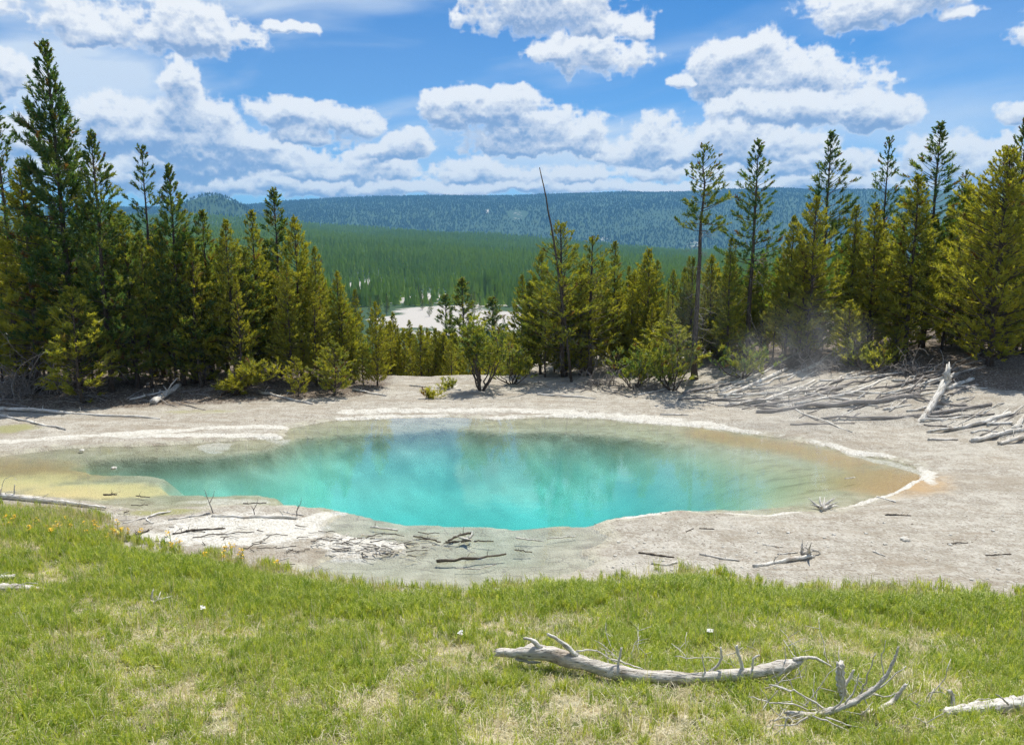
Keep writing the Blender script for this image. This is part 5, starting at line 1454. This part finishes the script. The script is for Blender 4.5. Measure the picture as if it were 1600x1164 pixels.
branchy('fallen_log', main, [0.03, 0.045, 0.055, 0.06, 0.07, 0.07], 'weathered log entering the foreground from the right edge', FG,
        [(fg([(1486, 1112), (1490, 1090), (1484, 1078)], D4), 0.030, 0.035), (fg([(1500, 1108), (1530, 1090), (1560, 1092)], D4 + 0.1), 0.009, 0.006), (fg([(1556, 1106), (1560, 1120), (1566, 1132)], D4 - 0.1), 0.010, 0.006), (fg([(1575, 1100), (1566, 1090), (1556, 1084)], D4), 0.016, 0.010)], k=9)
main = poly3([(-40, 919, 924), (10, 919, 924), (40, 919, 924), (72, 922, 926)])
branchy('fallen_log', main, [0.06, 0.06, 0.05, 0.03], 'flat pale log at the left edge in the grass, lower of two', FG, [(fg([(20, 917), (40, 910), (60, 912)], main[1][1]), 0.012, 0.008)], k=8)
main = poly3([(-40, 905, 908), (0, 904, 908), (22, 901, 908)])
branchy('fallen_log', main, [0.05, 0.05, 0.035], 'short pale log at the left edge in the grass, upper of two', FG, [(fg([(-10, 903), (4, 896), (14, 894)], main[1][1]), 0.010, 0.006)], k=8)
main = poly3([(-30, 772, 778), (20, 776, 780), (60, 781, 784), (110, 786, 789), (165, 793, 796)])
D5 = main[1][1]
branchy('fallen_log', main, [0.07, 0.06, 0.05, 0.035, 0.02], 'pale log lying along the upper left grass edge', FG,
        [(fg([(22, 778), (22, 766), (23, 757)], D5), 0.03, 0.02), (fg([(8, 776), (8, 768), (26, 768)], D5), 0.015, 0.012), (fg([(60, 782), (68, 776), (76, 771)], D5), 0.015, 0.008),
         (fg([(0, 776), (4, 752), (18, 742), (28, 750)], D5), 0.010, 0.008), (fg([(2, 770), (-6, 750), (0, 742)], D5), 0.010, 0.006)], k=8)
main = poly3([(193, 884, 890), (202, 889, 894), (212, 897, 899)])
branchy('dead_stick', main, [0.018, 0.02, 0.015], 'small white stick in the upper left grass', FG, [(fg([(202, 889), (206, 884), (210, 883)], main[1][1]), 0.008, 0.005)], cat='stick', k=6)
main = poly3([(405, 1008, 1010), (420, 1006, 1008), (440, 1004, 1006)])
branchy('dead_stick', main, [0.01, 0.012, 0.008], 'thin pale stick lying in the middle left grass', FG, [(fg([(420, 1006), (428, 1002), (434, 1003)], main[1][1]), 0.006, 0.004)], cat='stick', k=6)

# ------------------------------------------------------------------ grass
def blade_clump(name, n, h, w, spread, bend, mat, seed, lean=0.0):
    rng = np.random.default_rng(seed); mb = MB()
    for i in range(n):
        a = rng.uniform(0, 6.28); b = np.array([rng.normal() * spread, rng.normal() * spread, -0.02])
        H = h * rng.uniform(0.45, 1.15); W = w * rng.uniform(0.7, 1.3) * 0.5
        out = np.array([math.cos(a), math.sin(a), 0]); sd_ = np.array([-math.sin(a + rng.normal() * 0.6), math.cos(a), 0])
        bd = bend * rng.uniform(0.2, 1.4) * H
        p1 = b + out * bd * 0.25 + np.array([0, 0, H * 0.5]); p2 = b + out * bd * 0.62 + np.array([0, 0, H * 0.84]); p3 = b + out * bd * 1.05 + np.array([0, 0, H * (1.0 - 0.25 * min(bd / H, 1.5))])
        V = [b - sd_ * W, b + sd_ * W, p1 + sd_ * W * 0.9, p1 - sd_ * W * 0.9, p2 + sd_ * W * 0.55, p2 - sd_ * W * 0.55, p3]
        mb.add(V, [(5, 4, 6)], [(0, 1, 2, 3), (3, 2, 4, 5)], 0, rng.uniform(0, 1))
    return bpy.data.objects.new(name, mb.mesh(name, [mat], False, 'tv'))
CL = [blade_clump('blades_lush', 22, 0.24, 0.0095, 0.045, 0.45, M_GRASS, 1),
      blade_clump('blades_short', 20, 0.13, 0.0085, 0.05, 0.7, M_GRASS, 2),
      blade_clump('blades_straw', 18, 0.065, 0.0065, 0.07, 1.9, M_STRAW, 3),
      blade_clump('blades_tall_dry', 9, 0.34, 0.006, 0.05, 0.35, M_STRAW, 4)]

gr = np.random.default_rng(99)
def meadow_points(N, x0, x1, y0, y1):
    x = gr.uniform(x0, x1, N); y = gr.uniform(y0, y1, N)
    return x, y
x, y = meadow_points(330000, -13.5, 11.0, 4.2, 15.2)
k = meadow_y(x) - y
vis = (np.abs(x) < y * 0.80 + 0.8) & (k > -0.5)
x, y, k = x[vis], y[vis], k[vis]
z = height(x, y)
# straw-coloured thin patches, lush band along the edge
d1 = CAM_Z - z
pyr = 582 + FPX * (((z - CAM_Z) / y * -1) * CP - SP) / (CP + ((CAM_Z - z) / y) * SP)
pxr = 800 + FPX * (x / y) * 1.0 / (CP + (CAM_Z - z) / y * SP)
def spot(cx, cy, rx, ry): return np.exp(-(((pxr - cx) / rx) ** 2 + ((pyr - cy) / ry) ** 2))
thin = np.maximum.reduce([spot(760, 1000, 130, 50), spot(860, 1130, 170, 50) * 1.5, spot(150, 1010, 90, 70), spot(620, 1010, 60, 50), spot(1020, 1150, 120, 40) * 1.3, spot(80, 870, 70, 40) * 0.7,
                          spot(330, 985, 60, 30) * 0.8, spot(470, 1000, 80, 30) * 0.7, spot(250, 1120, 160, 60) * 0.8, spot(1210, 1130, 60, 40) * 0.8, spot(660, 940, 40, 25) * 0.5, spot(1250, 1000, 80, 25) * 0.6, spot(560, 1140, 80, 40) * 0.7])
nz = fbm(x, y, 1.3, 4, 700); nz2 = fbm(x, y, 4.0, 3, 720)
nz3 = fbm(x, y, 11.0, 2, 740)
cover_ = 0.50 - 0.66 * thin + 1.4 * (nz - 0.5) + 1.3 * (nz2 - 0.5) + 1.4 * (nz3 - 0.5)
cover_ = np.where(k < 1.6, cover_ + 0.35 * sstep(k, 0.1, 0.5), cover_)
edge_dry = np.exp(-((k - 0.05) / 0.25) ** 2) * np.clip(3.2 * (fbm(x, y, 0.9, 3, 730) - 0.42), 0.06, 1.2)
edge_dry = np.maximum(edge_dry, 0.9 * spot(130, 815, 110, 30))
u = gr.uniform(0, 1, len(x))
kind = np.full(len(x), -1)
green = (u < np.clip(cover_, 0.06, 0.95)) & (k > 0.10 + 1.1 * (nz2 - 0.5) + 1.2 * (fbm(x, y, 0.9, 2, 750) - 0.5))
fringe = (k > -0.45) & (k <= 0.3) & (u < 0.22 * np.clip((nz2 - 0.42) * 6, 0, 1))
green = green | fringe
lush = green & (gr.uniform(0, 1, len(x)) < np.clip(0.25 + 1.4 * (nz - 0.45) + 0.5 * np.exp(-(k / 1.4) ** 2), 0.1, 0.9))
kind[green] = 1; kind[lush] = 0
dry = (~green) & (gr.uniform(0, 1, len(x)) < 0.32) & (k > 0.0)
kind[dry] = 2
td = ((gr.uniform(0, 1, len(x)) < edge_dry * 0.28) & (k > -0.35)) | ((gr.uniform(0, 1, len(x)) < 0.010) & (k > 0.2))
kind[td] = 3
keep = kind >= 0
sel = gr.uniform(0, 1, len(x)) < np.interp(y, [4, 8, 15], [0.95, 0.85, 0.6])
keep &= sel
x, y, z, kind, k = x[keep], y[keep], z[keep], kind[keep], k[keep]
scl = gr.uniform(0.42, 1.02, len(x)) * np.where(kind == 0, np.interp(k, [0, 0.6, 2.5, 5], [0.85, 1.0, 0.72, 0.62]), 0.9) * (0.7 + 0.6 * fbm(x, y, 0.8, 3, 760))
pm = bpy.data.meshes.new('grass')
pm.vertices.add(len(x)); pm.vertices.foreach_set('co', np.stack([x, y, z], 1).astype(np.float32).ravel())
for nm_, arr, ty in (('rot', gr.uniform(0, 6.28, len(x)), 'FLOAT'), ('scl', scl, 'FLOAT'), ('kind', kind, 'INT')):
    at = pm.attributes.new(nm_, ty, 'POINT'); at.data.foreach_set('value', np.asarray(arr, np.float32 if ty == 'FLOAT' else np.int32))
go_ = link('grass', pm)
tag(go_, 'green meadow grass with straw patches covering the near slope', 'grass', kind='stuff')
ng = bpy.data.node_groups.new('scatter_grass', 'GeometryNodeTree')
ng.interface.new_socket('Geometry', in_out='INPUT', socket_type='NodeSocketGeometry')
ng.interface.new_socket('Geometry', in_out='OUTPUT', socket_type='NodeSocketGeometry')
N_ = NT(ng)
gin = N_.node('NodeGroupInput'); gout = N_.node('NodeGroupOutput'); jn = N_.node('GeometryNodeJoinGeometry')
def named(nm_, ty):
    nd = N_.node('GeometryNodeInputNamedAttribute', data_type=ty); nd.inputs['Name'].default_value = nm_
    return nd.outputs['Attribute']
rotv = N_.node('ShaderNodeCombineXYZ', {2: named('rot', 'FLOAT')}).outputs[0]
for i, ob in enumerate(CL):
    cmp_ = N_.node('FunctionNodeCompare', data_type='INT', operation='EQUAL')
    N_.l.new(named('kind', 'INT'), cmp_.inputs[2]); cmp_.inputs[3].default_value = i
    oi = N_.node('GeometryNodeObjectInfo'); oi.inputs['Object'].default_value = ob; oi.inputs['As Instance'].default_value = True
    ip = N_.node('GeometryNodeInstanceOnPoints')
    N_.l.new(gin.outputs[0], ip.inputs['Points']); N_.l.new(cmp_.outputs[0], ip.inputs['Selection'])
    N_.l.new(oi.outputs['Geometry'], ip.inputs['Instance']); N_.l.new(rotv, ip.inputs['Rotation']); N_.l.new(named('scl', 'FLOAT'), ip.inputs['Scale'])
    N_.l.new(ip.outputs[0], jn.inputs[0])
N_.l.new(jn.outputs[0], gout.inputs[0])
md = go_.modifiers.new('scatter', 'NODES'); md.node_group = ng
print('grass clumps', len(x))

# flowers along the meadow edge
def flower(px, py, h, label, group, white_=False):
    g = hit(px, py + 12)
    o = bpy.data.objects.new('flower', None); COL.objects.link(o); o.location = g
    sm = MB(); hm = MB(); top = np.array([LR.normal() * 0.03, 0, h])
    sm.tube(np.array([[0, 0, -0.03], top * 0.5 + np.array([0.01, 0, 0]), top]), [0.006, 0.005, 0.004], 5, 0)
    for j in range(4):
        a = LR.uniform(0, 6.28); zb = LR.uniform(0.2, 0.75) * h; d = np.array([math.cos(a), math.sin(a), 0.6]); s_ = np.array([-d[1], d[0], 0]) * 0.012
        b = top * zb / h
        sm.add([b - s_ * 0.4, b + s_ * 0.4, b + d * 0.05 + s_, b + d * 0.10], [(0, 1, 2), (0, 2, 3)])
    for j in range(9 if not white_ else 6):
        c = top + (np.array([LR.normal() * 0.022, LR.normal() * 0.022, -LR.uniform(0, 0.11)]) if not white_ else np.array([LR.normal() * 0.02, LR.normal() * 0.02, LR.normal() * 0.006]))
        for q in range(6):
            a = q * 1.047 + LR.uniform(0, 1); r_ = 0.020
            d = np.array([math.cos(a), math.sin(a), LR.uniform(0.1, 0.8)]); s_ = np.array([-math.sin(a), math.cos(a), 0]) * 0.010
            hm.add([c, c + d * r_ * 0.6 + s_, c + d * r_, c + d * r_ * 0.6 - s_], None, [(0, 1, 2, 3)])
    link('stem', sm.mesh('stem', [M_GRASS], False, 'tv'), o); link('flower_head', hm.mesh('flower_head', [M_WHITEFLOWER if white_ else M_FLOWER]), o)
    return tag(o, label, 'flower', group)
FLW = [(267, 842, 0.30), (275, 856, 0.24), (279, 853, 0.26), (348, 871, 0.24), (356, 863, 0.30), (361, 862, 0.28), (382, 869, 0.28), (185, 832, 0.24), (202, 832, 0.22), (218, 836, 0.28), (316, 868, 0.2), (437, 879, 0.2), (377, 871, 0.2)]
for i, (px, py, h) in enumerate(FLW):
    flower(px, py, h, 'small yellow wildflower at the meadow edge by the white crust', 'yellow wildflowers at the crust edge')
for i in range(26):
    px = LR.uniform(0, 190); flower(px, 812 + 0.10 * px * LR.uniform(0.2, 1) + LR.normal() * 7, LR.uniform(0.12, 0.2), 'tiny yellow wildflower in the brown grass at the upper left', 'yellow wildflowers in the upper left grass')
for (px, py, lab) in ((314, 952, 'white flower head in the left grass right of the stump chunk'), (1105, 990, 'white flower head above the large bleached log'), (717, 993, 'small white flower left of the large bleached log')):
    flower(px, py, 0.12, lab, 'white flowers in the meadow', True)

# ------------------------------------------------------------------ air: even haze, and steam off the hot water
M_HAZE, t, out = new_mat('pale_air')
pv = t.node('ShaderNodeVolumePrincipled', {'Color': (0.24, 0.58, 0.98, 1), 'Density': 1.1e-4, 'Anisotropy': 0.0})
t.l.new(pv.outputs[0], out.inputs['Volume'])
def box(name, x0, x1, y0, y1, z0, z1, mat):
    V = [(x0, y0, z0), (x1, y0, z0), (x1, y1, z0), (x0, y1, z0), (x0, y0, z1), (x1, y0, z1), (x1, y1, z1), (x0, y1, z1)]
    Q = [(0, 3, 2, 1), (4, 5, 6, 7), (0, 1, 5, 4), (1, 2, 6, 5), (2, 3, 7, 6), (3, 0, 4, 7)]
    return link(name, mk_mesh(name, V, None, Q, [mat]))
tag(box('haze', GX[0] - 60, GX[-1] + 60, GY[0] - 60, GY[-1] + 60, float(zs.min()) - 4.0, float(zs.max()) + 60.0, M_HAZE), kind='stuff')

# steam: soft closed puffs of thin vapour, each dissolving towards its own edge
def steam_mat(name, dens, scale):
    m, t, out = new_mat(name)
    oc = t.node('ShaderNodeTexCoord').outputs['Object']
    r2 = t.vmath('DOT_PRODUCT', oc, oc, out=1)
    fall = t.ramp(r2, 1.0, 0.0)
    n = t.noise(t.vmath('MULTIPLY', oc, (1.0, 1.0, 0.8)), scale, 3, 0.6, 0.8)
    d = t.math('MULTIPLY', t.math('MULTIPLY', t.ramp(n, 0.42, 0.75), fall), dens)
    v = t.node('ShaderNodeVolumePrincipled', {'Color': (0.95, 0.97, 1.0, 1), 'Density': d, 'Anisotropy': 0.35})
    t.l.new(v.outputs[0], out.inputs['Volume'])
    return m
import bmesh
def steam(px, py, Y, sx, sy, sz, dens, scale, label):
    c = at_y(px, py, Y)
    bm = bmesh.new(); bmesh.ops.create_icosphere(bm, subdivisions=3, radius=1.0)
    me = bpy.data.meshes.new('steam'); bm.to_mesh(me); bm.free()
    me.materials.append(steam_mat('steam_vapour', dens, scale))
    o = link('steam', me, None, c); o.scale = (sx, sy, sz)
    return tag(o, label, 'steam', kind='stuff')
steam(1255, 560, 22.0, 2.6, 1.2, 2.2, 0.30, 1.5, 'thin white steam drifting up over the right bank')
steam(1290, 640, 20.6, 4.6, 1.5, 0.8, 0.22, 1.6, 'faint steam veil low over the logs of the right bank')
steam(1085, 500, 24.6, 1.2, 0.9, 2.4, 0.10, 2.0, 'faint steam wisp rising by the bare-stemmed pine')
steam(720, 676, 20.6, 8.5, 3.0, 0.8, 0.05, 2.2, 'thin milky vapour hovering over the turquoise pool')

# thin dead twigs lying about the foreground wood
for i in range(46):
    if i < 20: px = LR.uniform(950, 1260); py = LR.uniform(1015, 1060)
    else: px = LR.uniform(1180, 1450); py = LR.uniform(1050, 1140)
    g0 = hit(px, py); a_ = LR.uniform(0, 6.28); L = LR.uniform(0.15, 0.5)
    d = np.array([math.cos(a_), math.sin(a_), LR.uniform(0.1, 0.9)]); d /= np.linalg.norm(d)
    P = [g0 + np.array([0, 0, -0.01]), g0 + d * L * 0.5 + LR.normal(size=3) * 0.03, g0 + d * L + LR.normal(size=3) * 0.05 + np.array([0, 0, 0.03])]
    def bb(mb, loc, P=P, L=L):
        mb.tube(loc(smooth_path(P, 7, LR, 0.02)), np.linspace(0.007, 0.0025, 7), 5, 0)
        for j in range(2):
            q = P[1] + (P[2] - P[1]) * LR.uniform(0, 0.7); e = LR.normal(size=3); e[2] = abs(e[2]); e /= np.linalg.norm(e)
            mb.tube(loc(np.array([q, q + e * L * 0.18, q + e * L * 0.36])), [0.004, 0.003, 0.0015], 4, 0)
    tag(frame_obj('twig', [P[0], P[-1]], bb, [M_DEAD]), 'thin pale twig lying in the grass about the foreground dead wood', 'twig', 'twigs about the foreground wood')

# ------------------------------------------------------------------ loose gravel and bits of litter on the flats
bits = []
for i in range(4):
    bm = bmesh.new(); bmesh.ops.create_icosphere(bm, subdivisions=1, radius=1.0)
    for v in bm.verts: v.co = Vector((v.co.x * LR.uniform(0.7, 1.3), v.co.y * LR.uniform(0.6, 1.1), v.co.z * LR.uniform(0.3, 0.7)))
    if i == 3:
        for v in bm.verts: v.co = Vector((v.co.x * 3.2, v.co.y * 0.35, v.co.z * 0.5))
    me = bpy.data.meshes.new('bit'); bm.to_mesh(me); bm.free(); me.materials.append(M_STONE if i < 2 else M_BARKBIT if i == 3 else M_STONEDARK)
    bits.append(bpy.data.objects.new('bit', me))
gx = gr.uniform(-14, 17, 60000); gy = gr.uniform(9.8, 28, 60000)
zb, swb, sdb, kb, fb = terrain(gx, gy, True)
nn_ = fbm(gx, gy, 0.5, 4, 800)
ok = (swb < -0.05) & (kb <= 0.15) & (np.abs(gx) < gy * 0.78 + 1) & (gr.uniform(0, 1, len(gx)) < np.clip(2.6 * (nn_ - 0.32), 0.05, 1) * np.interp(gy, [10, 20, 28], [1.0, 0.8, 0.6]))
gx, gy = gx[ok], gy[ok]; gz = height(gx, gy)
gm_ = bpy.data.meshes.new('gravel'); gm_.vertices.add(len(gx)); gm_.vertices.foreach_set('co', np.stack([gx, gy, gz], 1).astype(np.float32).ravel())
gk = gr.choice([0, 1, 2, 3], len(gx), p=[0.30, 0.25, 0.25, 0.20])
gs_ = np.exp(gr.normal(math.log(0.0095), 0.45, len(gx)))
for nm_, arr, ty in (('rot', gr.uniform(0, 6.28, len(gx)), 'FLOAT'), ('scl', gs_, 'FLOAT'), ('kind', gk, 'INT')):
    at = gm_.attributes.new(nm_, ty, 'POINT'); at.data.foreach_set('value', np.asarray(arr, np.float32 if ty == 'FLOAT' else np.int32))
go2 = link('gravel', gm_)
tag(go2, 'fine loose gravel and bits of litter strewn over the pale flats', 'gravel', kind='stuff')
ng2 = ng.copy(); ng2.name = 'scatter_gravel'
obs = [n for n in ng2.nodes if n.bl_idname == 'GeometryNodeObjectInfo']
obs.sort(key=lambda n: CL.index(n.inputs['Object'].default_value))
for n, ob in zip(obs, bits): n.inputs['Object'].default_value = ob
md2 = go2.modifiers.new('scatter', 'NODES'); md2.node_group = ng2
